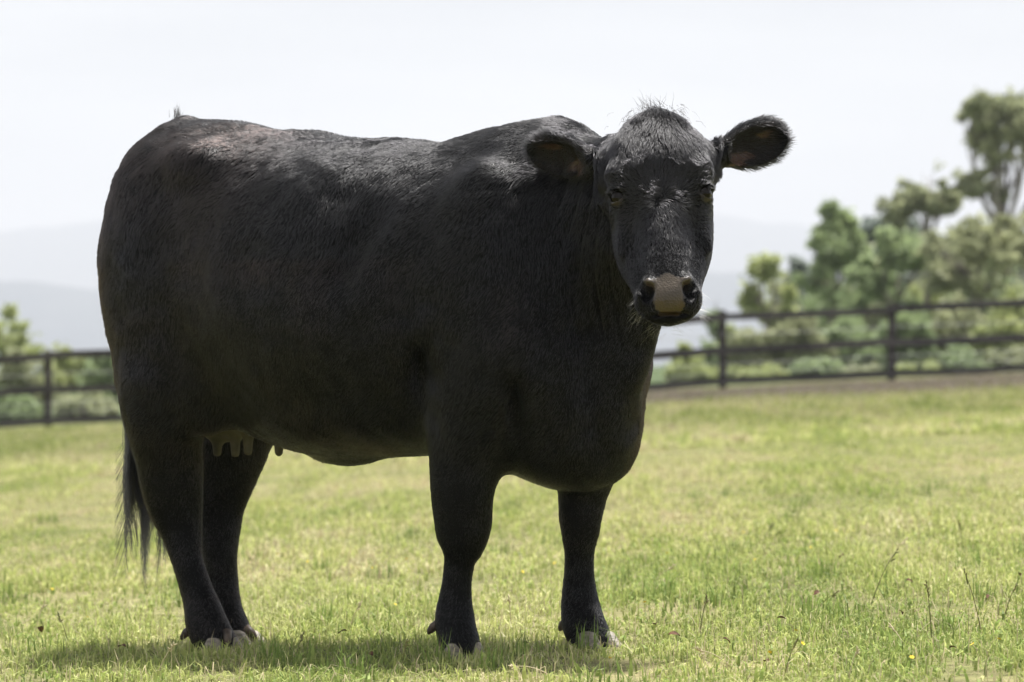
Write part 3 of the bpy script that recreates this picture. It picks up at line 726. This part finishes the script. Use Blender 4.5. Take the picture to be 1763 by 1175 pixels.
# ears
def ear(sg, base, tip, roll, br, facing):
    ax = tip-base; ln = np.linalg.norm(ax); ax /= ln
    nf = np.asarray(facing, float); nf -= ax*nf.dot(ax); nf /= np.linalg.norm(nf)
    bd = np.cross(nf, ax)
    if bd[2] < 0: bd = -bd
    c = base + ax*ln*.5
    fr = np.array([ax, bd, nf])
    E(base + ax*ln*.16, (ln*.26, br*.62, .032), fr, .02)
    E(c + ax*.012, (ln*.50, br, .030), fr, .018)
    c2 = math.cos(.55); s2 = math.sin(.55)
    E(base+ax*ln*.62+bd*br*.12, (ln*.42, br*.92, .028), np.array([ax*c2+bd*s2*(.35), bd*c2-ax*s2*.35, nf]) / 1.0 if False else fr, .015)
    E(c + ax*.016 + nf*.024 - bd*.004, (ln*.43, br*.80, .030), fr, .006, sub=True)
    return base, ax, bd, nf, ln, br
EARS = [ear(-1, P(1034, 282, 9.20), P(916, 258, 9.30), 0, .058, (-.25, -.84, -.42)),
        ear(1, P(1228, 268, 9.20), P(1349, 236, 9.27), 0, .058, (.1, -.97, -.18))]
# --- legs from stations measured level by level (left edge, right edge, level), each at its own depth
def leg(rows, k, ratio):
    S = []
    for py, l_, r_, Y, ra in rows:
        c = P((l_+r_)/2, py, Y); a = (r_-l_)/2*Y/F + .001; S.append([*c, a, a*ra])
    fld.loft(S, k)
leg([(690,742,884,9.46,.85),(740,740,874,9.455,.85),(780,739,866,9.455,.9),(849,742,850,9.46,.95),(895,748,847,9.47,.95),(915,751,843,9.47,.95),(938,760,834,9.475,.95),(960,765,819,9.48,1.0),(1004,761,812,9.485,1.0),(1040,754,813,9.485,1.0),(1063,749,816,9.48,1.0),(1085,751,820,9.47,1.05),(1106,756,825,9.455,1.1),(1121,759,829,9.445,1.1)], .045, 1)
leg([(720,955,1075,9.63,.9),(800,957,1063,9.61,.9),(845,961,1047,9.61,.95),(881,962,1038,9.61,.98),(913,966,1032,9.61,.98),(950,972,1023,9.615,1.0),(990,971,1023,9.62,1.0),(1020,968,1027,9.62,1.0),(1050,966,1034,9.615,1.0),(1075,968,1042,9.60,1.05),(1098,979,1052,9.585,1.05),(1111,984,1058,9.575,1.05)], .04, 1)
leg([(660,215,345,10.06,.8),(700,212,352,10.07,.75),(760,226,350,10.10,.75),(800,236,350,10.12,.72),(830,241,350,10.13,.72),(870,253,350,10.14,.70),(912,275,349,10.14,.75),(940,286,348,10.135,.85),(969,297,350,10.13,1.0),(1021,312,368,10.12,1.05),(1045,317,379,10.11,1.05),(1073,320,391,10.095,1.0),(1097,330,402,10.08,1.0),(1111,340,409,10.07,1.0)], .045, 1)
leg([(700,330,490,10.30,.7),(752,330,470,10.31,.7),(818,330,443,10.33,.7),(870,332,422,10.34,.75),(913,338,414,10.34,.9),(960,349,408,10.33,1.05),(998,353,410,10.33,1.05),(1030,357,413,10.32,1.05),(1054,362,418,10.31,1.05),(1078,368,428,10.295,1.05),(1096,374,433,10.285,1.05),(1106,380,437,10.28,1.05)], .045, 1)
# tail bone, hanging behind the rump
TAILX = [C(-1.16, 0, 1.358), C(-1.26, 0, 1.325), C(-1.325, .015, 1.24), C(-1.36, .03, 1.08), C(-1.375, .045, .90), C(-1.375, .05, .74)]
fld.loft([[*p, r_, r_] for p, r_ in zip(TAILX, (.035, .034, .03, .026, .022, .016))], .025)
# skin folds of the turned neck
for (p0, p1, p2, dp) in [((998,330),(992,430),(1003,520),.010), ((1014,335),(1012,440),(1022,520),.012), ((1030,345),(1030,440),(1042,530),.012)]:
    pass
V0, Q0 = surface_nets(fld.ax, fld.ay, fld.az, fld.D)
# keep the largest connected piece is implied: every primitive overlaps the body
V0 = smooth_mesh(V0, Q0, 3, .5, np.where((V0[:, 1] < 9.36) & (V0[:, 2] > .74) & (V0[:, 0] > .17), .35, 1.0))
def normals(V, Q):
    n = np.cross(V[Q[:, 2]]-V[Q[:, 0]], V[Q[:, 3]]-V[Q[:, 1]]); N = np.zeros_like(V)
    for c in range(4):
        for a in range(3): N[:, a] += np.bincount(Q[:, c], n[:, a], len(V))
    return N/(np.linalg.norm(N, axis=1)[:, None]+1e-12), n
N0, _ = normals(V0, Q0)
def head_st(p):
    q = p-H0; return q@DN, q@T_, q@NF
def in_head(p):
    s, t, n = head_st(p)
    return (s > -.05) & (s < .62) & (np.abs(t) < .155) & (n > -.17)
def uvz(p):
    q = p-O; return q@HD, q@LT, p[:, 2]
# fine relief of hide: shallow lumps on ribs, wrinkles on the neck
u_, v_, z_ = uvz(V0); hd = in_head(V0)
lump = .006*fbm(V0*8, 5, 2) + .0022*vnoise(V0*26, 9)
pxv = CX + V0[:, 0]*F/V0[:, 1]
neckw = np.exp(-((u_-.30)/.09)**2)*sstep(.75, .9, z_)*(1-sstep(1.2, 1.28, z_))*(~hd)*(v_ < 0)
wr = -.010*neckw*np.maximum(0, np.sin((u_*1.0+.03*np.sin(z_*9))*2*np.pi/.042))**2
body_w = (~hd)*sstep(.45, .6, z_)
V0 = V0 + N0*(-.004*(~hd)*sstep(.45, .6, z_) + lump*np.where(hd, .15, body_w) + wr)[:, None]
N0, _ = normals(V0, Q0)

# ---- colour of the hide
def nosepad(p, m=0):
    s, t, n = head_st(p)
    w = np.interp(s, [.455, .466, .478, .495, .515, .535, .549], [.0, .056, .060, .036, .037, .036, .020]); top_ = .462 - .006*np.cos(np.clip(np.abs(t)/.05, 0, 1)*np.pi*1.5) + .003*vnoise(p*160, 4)
    return (s > top_+m*.8) & (s < .548) & (np.abs(t) < w-m+.002*vnoise(p*150, 3)) & (n > -.045)
def inner_ear(p):
    m = np.zeros(len(p), bool); tint = np.zeros(len(p))
    for base, ax, bd, nf, ln, br in EARS:
        q = p-base; a = q@ax/ln; b_ = q@bd/br; c_ = q@nf
        k = (a > .12) & (a < .93) & (np.abs(b_) < .85) & (c_ > -.025) & (c_ < .02)
        m |= k
    return m
colr = np.tile(np.array([.004, .004, .0042]), (len(V0), 1))
npd = nosepad(V0)
s_, t__, n__ = head_st(V0)
g = .5+.5*fbm(V0*60, 2, 2)
pad = np.stack([.046+.024*g, .034+.018*g, .023+.012*g], 1)
colr[npd] = pad[npd]
lowpad = npd & (s_ > .522); colr[lowpad] = colr[lowpad]*np.array([.85, .75, .42])
hole = np.zeros(len(V0), bool)
for sg in (-1, 1):
    q = V0-Hh(.498, sg*.048, -.012); hole |= ((np.abs(q@DN) < .03) & (np.abs(q@T_) < .026) & (q@NF < -.001) & (np.abs(s_-.5) < .03) & (np.linalg.norm(q, axis=1) < .03))
colr[hole & npd] = (.012, .010, .010)
ine = inner_ear(V0); gi = vnoise(V0*24, 6)
def ear_brown(p):
    m = np.zeros(len(p), bool)
    for base, ax, bd, nf, ln, br in EARS:
        q = p-base; a = q@ax/ln; b_ = q@bd/br; w = .12*vnoise(p*50, 6)
        m |= (np.hypot((a-.34)/.17, (b_+.38)/.26) < 1+w*5) | (np.hypot((a-.72)/.12, (b_-.30)/.15) < .8+w*5)
    return m
colr[ine] = np.where(ear_brown(V0)[ine][:, None], np.array([[.03, .0125, .007]]), np.array([[.014, .011, .010]]))

for ec in EYE:
    q = V0-ec; r_ = np.linalg.norm(q, axis=1); lid = (r_ < .0255) & (q@DN > .004); colr[lid] = (.028, .02, .016)
m_hide, t, b = mat('cow_hide', (.01, .01, .01), .55, .35)
at_ = t.nodes.new('ShaderNodeAttribute'); at_.attribute_name = 'tint'; t.links.new(at_.outputs['Color'], b.inputs['Base Color'])
mr = t.nodes.new('ShaderNodeMapRange'); mr.inputs['From Min'].default_value = .012; mr.inputs['From Max'].default_value = .03; mr.inputs['To Min'].default_value = .05; mr.inputs['To Max'].default_value = .5
sx = t.nodes.new('ShaderNodeSeparateColor'); t.links.new(at_.outputs['Color'], sx.inputs[0]); t.links.new(sx.outputs[0], mr.inputs[0]); t.links.new(mr.outputs[0], b.inputs['Specular IOR Level'])
b.inputs['Roughness'].default_value = .3
vor = t.nodes.new('ShaderNodeTexVoronoi'); vor.inputs['Scale'].default_value = 210; tcc = t.nodes.new('ShaderNodeTexCoord')
bp = t.nodes.new('ShaderNodeBump'); bp.inputs['Strength'].default_value = .4; bp.inputs['Distance'].default_value = .003
t.links.new(tcc.outputs['Object'], vor.inputs['Vector']); t.links.new(vor.outputs['Distance'], bp.inputs['Height']); t.links.new(bp.outputs[0], b.inputs['Normal'])

cow = add('cow', None, label='large black cow standing side on in the meadow, head turned to the camera', cat='cow', loc=tuple(C(-.5, 0, -.02)))
OFF = np.array(cow.location)
def addc(name, data, **k):
    o = add(name, data, cow, **k); return o
# meshes below are written in world metres; the empty sits at the cow's base, so shift them
def shift(me):
    co = np.empty(len(me.vertices)*3, np.float32); me.vertices.foreach_get('co', co); co = co.reshape(-1, 3) - OFF.astype(np.float32)
    me.vertices.foreach_set('co', co.ravel()); me.update(); return me
body = addc('body', shift(mesh_np('cow_body', V0, Q0.ravel(), np.full(len(Q0), 4), m_hide, colr)))

# eyes
def uv_sphere(c, r, axis, seg=20, ring=14):
    axis = axis/np.linalg.norm(axis); a1 = np.cross(axis, UP); a1 /= np.linalg.norm(a1); a2 = np.cross(axis, a1)
    V = []; Fq = []
    for i in range(ring+1):
        th = math.pi*i/ring
        for j in range(seg):
            ph = 2*math.pi*j/seg; V.append(c + r*(math.cos(th)*axis + math.sin(th)*(math.cos(ph)*a1+math.sin(ph)*a2)))
    for i in range(ring):
        for j in range(seg):
            k = (j+1) % seg; Fq.append((i*seg+j, (i+1)*seg+j, (i+1)*seg+k, i*seg+k))
    return np.array(V), Fq
m_eye, t, b = mat('eye_brown', (.005, .003, .0014), .05, .2)
b.inputs['Roughness'].default_value = .12
for sg, ec in zip((-1, 1), EYE):
    od = T_*sg*.62 + NF*.78 + DN*.04; od /= np.linalg.norm(od)
    mb = MB(); mb.raw(*uv_sphere(ec - od*.002 + DN*.002, .0200, od)); addc('eye', shift(mb.mesh('eye', m_eye)))

# hooves and dewclaws
m_hoof = noise_mat('hoof_horn', (.12, .105, .085), (.30, .262, .212), 34, .55, .3, .3, (1, 1, 4))
m_dew = noise_mat('dewclaw_horn', (.04, .03, .024), (.11, .08, .06), 40, .5, .3, .2)
TOE = (HD*.72 + np.array([.35, -.45, 0])); TOE /= np.linalg.norm(TOE)
def hoof(c, toe, side, w, ln, ht):
    """one claw: flat sole, sloped toe wall, rounded heel"""
    V = []; n = 14
    for lv, (sc, f) in enumerate(((1.0, 0), (1.0, .25), (.93, .62), (.80, 1.0), (.5, 1.12))):
        for j in range(n):
            a = 2*math.pi*j/n; cx_ = math.cos(a); sy = math.sin(a)
            l_ = (.62 if cx_ > 0 else .40)*ln*sc*cx_*(1 - .10*lv*(cx_ > 0)); pw = abs(sy)**.8*math.copysign(1, sy)*w*.5*sc*(1-.25*max(cx_, 0)**2)
            p = c + toe*(l_ - .10*ln*f) + side*pw + UP*(ht*f*(1 if cx_ > -.3 else .82))
            V.append(p)
    Fs = []
    for lv in range(4):
        for j in range(n):
            k = (j+1) % n; Fs.append((lv*n+j, lv*n+k, (lv+1)*n+k, (lv+1)*n+j))
    Fs += [tuple(range(n))[::-1], tuple(4*n+j for j in range(n))]
    mb = MB(); mb.raw(V, Fs); addc('hoof', shift(mb.mesh('hoof', m_hoof)))
def dewclaw(p, dirn, r=.0115, ln=.028):
    dirn = dirn/np.linalg.norm(dirn); mb = MB()
    mb.tube([p-dirn*.01, p+dirn*ln*.45, p+dirn*ln*.8-UP*.004, p+dirn*ln-UP*.008], [r*1.1, r, r*.75, r*.3], 8)
    addc('dewclaw', shift(mb.mesh('dewclaw', m_dew)))
FEET = [(P(793, 1108, 9.45), 1, (.30, -.95)), (P(1019, 1096, 9.57), 1, (.55, -.83)), (P(372, 1100, 10.07), 0, (.62, -.78)), (P(408, 1098, 10.27), 0, (.80, -.60))]
for c, fr, td in FEET:
    toe = np.array([td[0], td[1], 0]); toe /= np.linalg.norm(toe); side = np.array([-toe[1], toe[0], 0])
    gz = float(ground_z(c[0], c[1])); base = np.array([c[0], c[1], gz-.003]) + toe*.022
    for sd_ in (-1, 1):
        tt = toe + side*sd_*.13; tt /= np.linalg.norm(tt)
        hoof(base + side*sd_*.026, tt, np.array([-tt[1], tt[0], 0]), .0515, .108, .040)
for px, py, Y, dr in [(752,1076,9.49,(-.8,.25,-.55)),(806,1074,9.52,(.3,.9,-.4)),(975,1070,9.63,(-.6,.5,-.6)),(1030,1068,9.68,(.3,.9,-.4)),(325,1086,10.11,(-.75,.3,-.6)),(391,1092,10.035,(.1,-.6,-.8)),(372,1082,10.34,(-.5,.7,-.5)),(428,1085,10.25,(.7,-.3,-.6))]:
    dewclaw(P(px, py, Y), np.array(dr))

# udder
uf = Field(np.arange(-.95, -.45, .006), np.arange(9.9, 10.42, .006), np.arange(.42, .76, .006))
uf.ell(C(-.98, .02, .625), (.165, .125, .095), FR, .03); uf.ell(C(-1.05, .03, .60), (.08, .11, .085), FR, .03)
uf.ell(C(-.86, .07, .60), (.09, .07, .06), FR, .03)
for (px, py, Y, top_) in [(374, 789, 10.20, 735), (405, 790, 10.15, 735), (427, 787, 10.10, 735), (480, 788, 10.10, 735)]:
    a_ = P(px, top_, Y); b_ = P(px, py-9, Y)
    uf.loft([[*a_, .022, .022], [*(a_*.6+b_*.4), .0155, .0155], [*b_, .0125, .0125]], .02)
UVm, UQ = surface_nets(uf.ax, uf.ay, uf.az, uf.D); UVm = smooth_mesh(UVm, UQ, 2)
m_ud = noise_mat('udder_skin', (.05, .043, .025), (.10, .086, .055), 22, .6, .3, .2)
addc('udder', shift(mesh_np('udder', UVm, UQ.ravel(), np.full(len(UQ), 4), m_ud)))

# ---- coat
def hair_object(name, PTS, RAD, TINT, m, parent):
    n, k = PTS.shape[:2]
    hc = bpy.data.hair_curves.new(name); hc.add_curves([k]*n)
    hc.attributes['position'].data.foreach_set('vector', np.ascontiguousarray(PTS-OFF, dtype=np.float32).ravel())
    ra = hc.attributes.get('radius') or hc.attributes.new('radius', 'FLOAT', 'POINT')
    ra.data.foreach_set('value', np.ascontiguousarray(RAD, dtype=np.float32).ravel())
    ca = hc.attributes.new('tint', 'FLOAT_COLOR', 'CURVE'); c4 = np.ones((n, 4), np.float32); c4[:, :3] = TINT
    ca.data.foreach_set('color', c4.ravel()); hc.materials.append(m)
    return add(name, hc, parent)
m_fur = bpy.data.materials.new('black_coat'); m_fur.use_nodes = True; t = m_fur.node_tree; t.nodes.clear()
ho = t.nodes.new('ShaderNodeOutputMaterial'); hb = t.nodes.new('ShaderNodeBsdfHairPrincipled'); hb.parametrization = 'COLOR'
hb.inputs['IOR'].default_value = 1.47; hb.inputs['Roughness'].default_value = .25; hb.inputs['Radial Roughness'].default_value = .45
at_ = t.nodes.new('ShaderNodeAttribute'); at_.attribute_name = 'tint'
t.links.new(at_.outputs['Color'], hb.inputs['Color']); t.links.new(hb.outputs[0], ho.inputs['Surface'])

def grow(count):
    tri = np.concatenate([Q0[:, [0, 1, 2]], Q0[:, [0, 2, 3]]])
    a, b_, c_ = V0[tri[:, 0]], V0[tri[:, 1]], V0[tri[:, 2]]
    ar = .5*np.linalg.norm(np.cross(b_-a, c_-a), axis=1); cen = (a+b_+c_)/3
    hdm = in_head(cen)
    w = ar*np.where(hdm, 2.0, 1.0)*np.where(cen[:, 2] < .45, 1.4, 1.0)
    pick = rng.choice(len(tri), count, p=w/w.sum()); r1 = np.sqrt(rng.random(count)); r2 = rng.random(count)
    bw = np.stack([1-r1, r1*(1-r2), r1*r2], 1)
    p = (V0[tri[pick]]*bw[:, :, None]).sum(1); n = (N0[tri[pick]]*bw[:, :, None]).sum(1); n /= np.linalg.norm(n, axis=1)[:, None]+1e-9
    # bare skin: nose pad, nostrils, lips, eyes
    s, t, nn = head_st(p)
    bare = nosepad(p, .0045) | ((s > .545) & (s < .565) & (nn > -.06) & (np.abs(t) < .06) & in_head(p))
    for sg, ec in zip((-1, 1), EYE): bare |= np.linalg.norm(p-ec, axis=1) < .0245
    keep = ~bare; p, n = p[keep], n[keep]; s, t, nn = s[keep], t[keep], nn[keep]
    hm = in_head(p); N = len(p); u, v, z = uvz(p)
    D_ = np.tile(-.55*HD - UP*1.0, (N, 1))
    D_ = D_ + .45*vn3(p*5, 40) + .25*vn3(p*22, 45) + .22*vn3(p*60, 50)*np.where(z < .5, .4, 1)[:, None]
    # face: whorl between the eyes
    s0 = .255; ds = s-s0
    wv_ = sstep(.105, .205, s + .02*vnoise(p*30, 61) - 1.2*t*t); sd_ = (1-wv_)*.9 + wv_*np.clip(ds*13, -1, 1)
    Df = DN*sd_[:, None] + T_*(np.clip(t*13, -1, 1)*(.3+.7*wv_)*np.exp(-(ds/.11)**2)*.95 + np.clip(t*6, -1, 1)*.2)[:, None] + (.4+.5*np.exp(-((s-.255)**2+t*t)/.03**2))[:, None]*vn3(p*45, 60)
    D_ = np.where(hm[:, None], Df, D_)
    # ears: along the ear to its tip and outwards at the rim
    em = np.zeros(N, bool)
    for base, ax, bd, nf, ln, br in EARS:
        q = p-base; al = q@ax/ln; be = q@bd/br; ce = q@nf
        k = (al > .12) & (al < 1.15) & (np.abs(be) < 1.4) & (np.abs(ce) < .07)
        D_[k] = ax*.7 + bd*(be[k]*.8)[:, None] + .3*vn3(p[k]*40, 70) - UP*.15
        em |= k
    D_ = D_ - n*(D_*n).sum(1)[:, None]; D_ /= np.linalg.norm(D_, axis=1)[:, None]+1e-9
    ln_ = np.full(N, .0135)
    ln_ *= 1 + .5*sstep(-.9, -1.25, u) + .35*(1-sstep(.5, .7, z))
    ln_ = ln_ + (.009-ln_)*(1-sstep(.36, .62, z))
    ln_ = np.where(hm, .0105 + .012*(1-sstep(.12, .22, s)) + .005*(np.abs(t) < .07)*(s < .36), ln_)
    ln_ = np.where(hm & (s > .40), .006, ln_)
    rough = (~hm)*sstep(.85, 1.02, z)*sstep(-1.12, -.92, u)*(1-sstep(-.34, -.22, u))*np.clip(.75+.7*vnoise(p*5, 31), 0, 1.2)
    rough = rough + .55*(~hm)*sstep(.85, 1.0, z)*sstep(-.30, -.18, u)*np.clip(.7+.6*vnoise(p*7, 36), 0, 1.2)
    ln_ = ln_*(1+.45*rough)
    rim = np.zeros(N, bool)
    for base, ax, bd, nf, ln, br in EARS:
        q = p-base; al = q@ax/ln; be = q@bd/br; rim |= em & (al > .2) & (((al-.55)/.5)**2 + be**2 > .72) & (al < 1.2)
    ln_ = np.where(em, .013, ln_); ln_ = np.where(rim, .022, ln_)
    ln_ *= rng.uniform(.6, 1.3, N)*(1+.35*vnoise(p*30, 80))
    lift = np.where(hm, np.where(s < .2, .34, .22), .12) + np.where(em, .25, 0) + .20*rough*(.6+.9*vnoise(p*42, 92)) + .03*rng.normal(size=N) + .06*vnoise(p*33, 90)
    lift = np.clip(lift, .04, .9)
    jit = rng.normal(0, .038, (N, 3))
    d0 = D_ + n*lift[:, None]*1.3 + jit; d0 /= np.linalg.norm(d0, axis=1)[:, None]
    d1 = D_ + n*(lift*.45)[:, None] + jit*1.4 - UP*.12; d1 /= np.linalg.norm(d1, axis=1)[:, None]
    p0 = p - n*.0006; st_ = (ln_/3)[:, None]
    p1 = p0 + d0*st_; p2 = p1 + (d0+d1)*.5*st_; p3 = p2 + d1*st_
    PT = np.stack([p0, p1, p2, p3], 1)
    # tips gather into small tufts
    cs = np.where(hm, .0095, .012); key = np.floor((p + .004*vn3(p*60, 99))/cs[:, None]).astype(np.int64)
    kk = (key[:, 0]*73856093) ^ (key[:, 1]*19349663) ^ (key[:, 2]*83492791) ^ hm.astype(np.int64)
    _, inv, ct = np.unique(kk, return_inverse=True, return_counts=True)
    cg = np.where(hm & (s < .40), .5-.4*np.exp(-((s-.255)**2+t*t)/.045**2), .28+.3*np.clip(rough, 0, 1))*np.where(em, .3, 1.0)*(.4+.6*sstep(.36, .62, z))
    for j, f_ in ((2, .5), (3, 1.0)):
        cen_ = np.stack([np.bincount(inv, PT[:, j, a])/ct for a in range(3)], 1)[inv]
        PT[:, j] += (cen_-PT[:, j])*(cg*f_)[:, None]
    rw = rng.uniform(.75, 1.2, N)*np.where(hm, .00034, .00037)
    RAD = rw[:, None]*np.array([1, .95, .7, .15])[None]
    # colour: black, sun-bleached brown on rump, flank and back of thigh
    br_ = np.clip(.09*sstep(-.5, -1.1, u)*(1+1.3*vnoise(p*4, 33)) + .25*sstep(-1.15, -1.35, u)*(z < 1.0), 0, 1)*(~hm)
    br_ = np.maximum(br_, .22*np.clip(vnoise(p*6, 35), 0, 1)*(z < 1.0)*(~hm))*rng.uniform(.3, 1.4, N)
    c = np.array([.0022, .0021, .0024])*(1-br_[:, None]) + np.array([.035, .018, .012])*br_[:, None]
    c = np.where(hm[:, None], c*2.6, c)  # greyer head hair, its colour also raised to stand in for sky light
    ie = inner_ear(p) & em & ~rim; gi = vnoise(p*24, 6)
    c[ie & ear_brown(p)] = (.03, .0125, .007)
    keep2 = ~(ie & ear_brown(p) & (rng.random(N) < .2))
    c *= rng.uniform(.7, 1.35, N)[:, None]
    return PT[keep2], RAD[keep2], c[keep2]
NH = int(os.environ.get('NH', 640000))
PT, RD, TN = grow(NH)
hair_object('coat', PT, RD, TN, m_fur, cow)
print('coat', len(PT), 'body quads', len(Q0))

# long hair: poll tuft, tail switch, tail-head tuft, eyelashes, whiskers
def strands(roots, dirs, lens, grav, wave, k=9, r=.0006, seed=1, clump=None):
    n = len(roots); P_ = np.zeros((n, k, 3)); P_[:, 0] = roots; d = dirs/np.linalg.norm(dirs, axis=1)[:, None]
    ph = rng.random((n, 3))*6.28; fr_ = rng.uniform(.6, 1.5, n)
    for i in range(1, k):
        f = i/(k-1)
        d = d + grav*(1.0/(k-1)); wv = wave*np.sin(ph + (f*7*fr_)[:, None])
        dd = d + wv; dd /= np.linalg.norm(dd, axis=1)[:, None]
        P_[:, i] = P_[:, i-1] + dd*(lens/(k-1))[:, None]
    RADs = r*rng.uniform(.7, 1.2, n)[:, None]*np.linspace(1, .25, k)[None]
    return P_, RADs
def black(n, v=.004): return np.tile(np.array([v*1.05, v, v*1.0]), (n, 1))*rng.uniform(.7, 1.6, n)[:, None]
n = 800
ts = rng.normal(0, .034, n); ss = rng.uniform(-.015, .06, n); roots = H0 + DN*ss[:, None] + T_*ts[:, None] + NF*(-.055 + rng.uniform(-.02, .03, n))[:, None]
dirs = -DN*rng.uniform(-.1, .8, n)[:, None] + NF*rng.uniform(.2, .9, n)[:, None] + T_*(ts*9 + rng.normal(0, .25, n))[:, None] + .8*vn3(roots*40, 15)
P1, R1 = strands(roots, dirs, rng.uniform(.018, .036, n), (DN*2.6+NF*.2), .25, 8, .00045)
n2 = 40
roots = H0 - DN*.02 + T_*rng.normal(-.005, .015, n2)[:, None] + NF*(-.055) + rng.normal(0, .006, (n2, 3))
dirs = -DN + T_*rng.normal(-.25, .45, n2)[:, None] + NF*rng.normal(.1, .3, n2)[:, None]
P2, R2 = strands(roots, dirs, rng.uniform(.02, .05, n2), np.array([-.3, 0, .0]), .2, 8, .0005)
hair_object('forelock', np.concatenate([P1, P2]), np.concatenate([R1, R2]), black(n+n2), m_fur, cow)
n = 2300
lv = rng.uniform(0, 1, n)**1.2; tip = TAILX[-1] + np.array([.008, 0, 0]); roots = tip + np.array([0, 0, 1.])*(lv*.17-.02)[:, None] + rng.normal(0, .011, (n, 3))
lock = rng.integers(0, 26, n); lo = rng.normal(0, 1, (26, 3))*np.array([.085, .06, .0])
dirs = np.tile(np.array([-.02, 0, -1.]), (n, 1)) + lo[lock] + rng.normal(0, .025, (n, 3))
lk_len = rng.uniform(.38, .62, 26)
ph0 = rng.random((26, 3))*6.28
P3, R3 = strands(roots, dirs, lk_len[lock]*rng.uniform(.55, 1.05, n)+lv*.10, np.array([.03, 0, -.55]), .07, 14, .0010)
# locks gather towards their own line
f = np.linspace(0, 1, 14)[None, :, None]
wavy = np.sin(f*9 + ph0[lock][:, None, :])*np.array([.02, .015, 0])*f
P3 = P3 + rng.normal(0, .0025, (n, 1, 3))*np.array([1, 1, 0])*f**2 + wavy + (np.array([P3[lock == i].mean(0) if (lock == i).any() else P3[0] for i in range(26)])[lock] - P3)*np.array([.95, .95, .0])*f**.6
hair_object('tail_switch', P3, R3, black(n), m_fur, cow)
n = 60
roots = C(-1.20, 0, 1.395) + rng.normal(0, .007, (n, 3)); dirs = np.tile(np.array([.1, 0, 1.]), (n, 1)) + rng.normal(0, .2, (n, 3))
P4, R4 = strands(roots, dirs, rng.uniform(.012, .034, n), np.array([.1, 0, 0]), .1, 6, .0006)
hair_object('tail_tuft', P4, R4, black(n), m_fur, cow)
lash_r, lash_d, lash_l = [], [], []
for sg, ec in zip((-1, 1), EYE):
    for _ in range(40):
        lash_r.append(ec - DN*.011 + T_*sg*rng.uniform(-.006, .014) + NF*rng.uniform(.004, .012)); lash_d.append(T_*sg*rng.uniform(.4, 1) + NF*rng.uniform(.3, .9) + DN*rng.uniform(-.1, .4)); lash_l.append(rng.uniform(.012, .022))
P5, R5 = strands(np.array(lash_r), np.array(lash_d), np.array(lash_l), DN*.6, .05, 6, .0005)
hair_object('eyelashes', P5, R5, black(len(P5)), m_fur, cow)
wr_, wd_, wl_ = [], [], []
for _ in range(130):
    sg = random.choice((-1, 1)); s = rng.uniform(.47, .585); tt = rng.uniform(.055, .08)
    if s > .55: tt = rng.uniform(0, .05)
    wr_.append(Hh(s, sg*tt, rng.uniform(-.075, -.04))); wd_.append(T_*sg*rng.uniform(.2, 1.0) + NF*rng.uniform(.1, .6) + DN*rng.uniform(.2, .9)); wl_.append(rng.uniform(.015, .045))
P6, R6 = strands(np.array(wr_), np.array(wd_), np.array(wl_), DN*.4, .03, 6, .00022)
hair_object('whiskers', P6, R6, np.tile((.25, .22, .18), (len(P6), 1)), m_fur, cow)
# ------------------------------------------------------------------ hazy air over the valley
mh = bpy.data.materials.new('valley_haze'); mh.use_nodes = True; t = mh.node_tree; t.nodes.clear()
ou = t.nodes.new('ShaderNodeOutputMaterial'); pv = t.nodes.new('ShaderNodeVolumePrincipled')
pv.inputs['Color'].default_value = (.81, .84, .895, 1); pv.inputs['Density'].default_value = 2.9e-4; pv.inputs['Anisotropy'].default_value = .0
t.links.new(pv.outputs[0], ou.inputs['Volume'])
mb = MB(); mb.box((0, 5250, 148), (5900, 5320, 178)); add('haze', mb.mesh('haze', mh, False), kind='stuff', label='pale bluish haze filling the valley air', cat='haze')
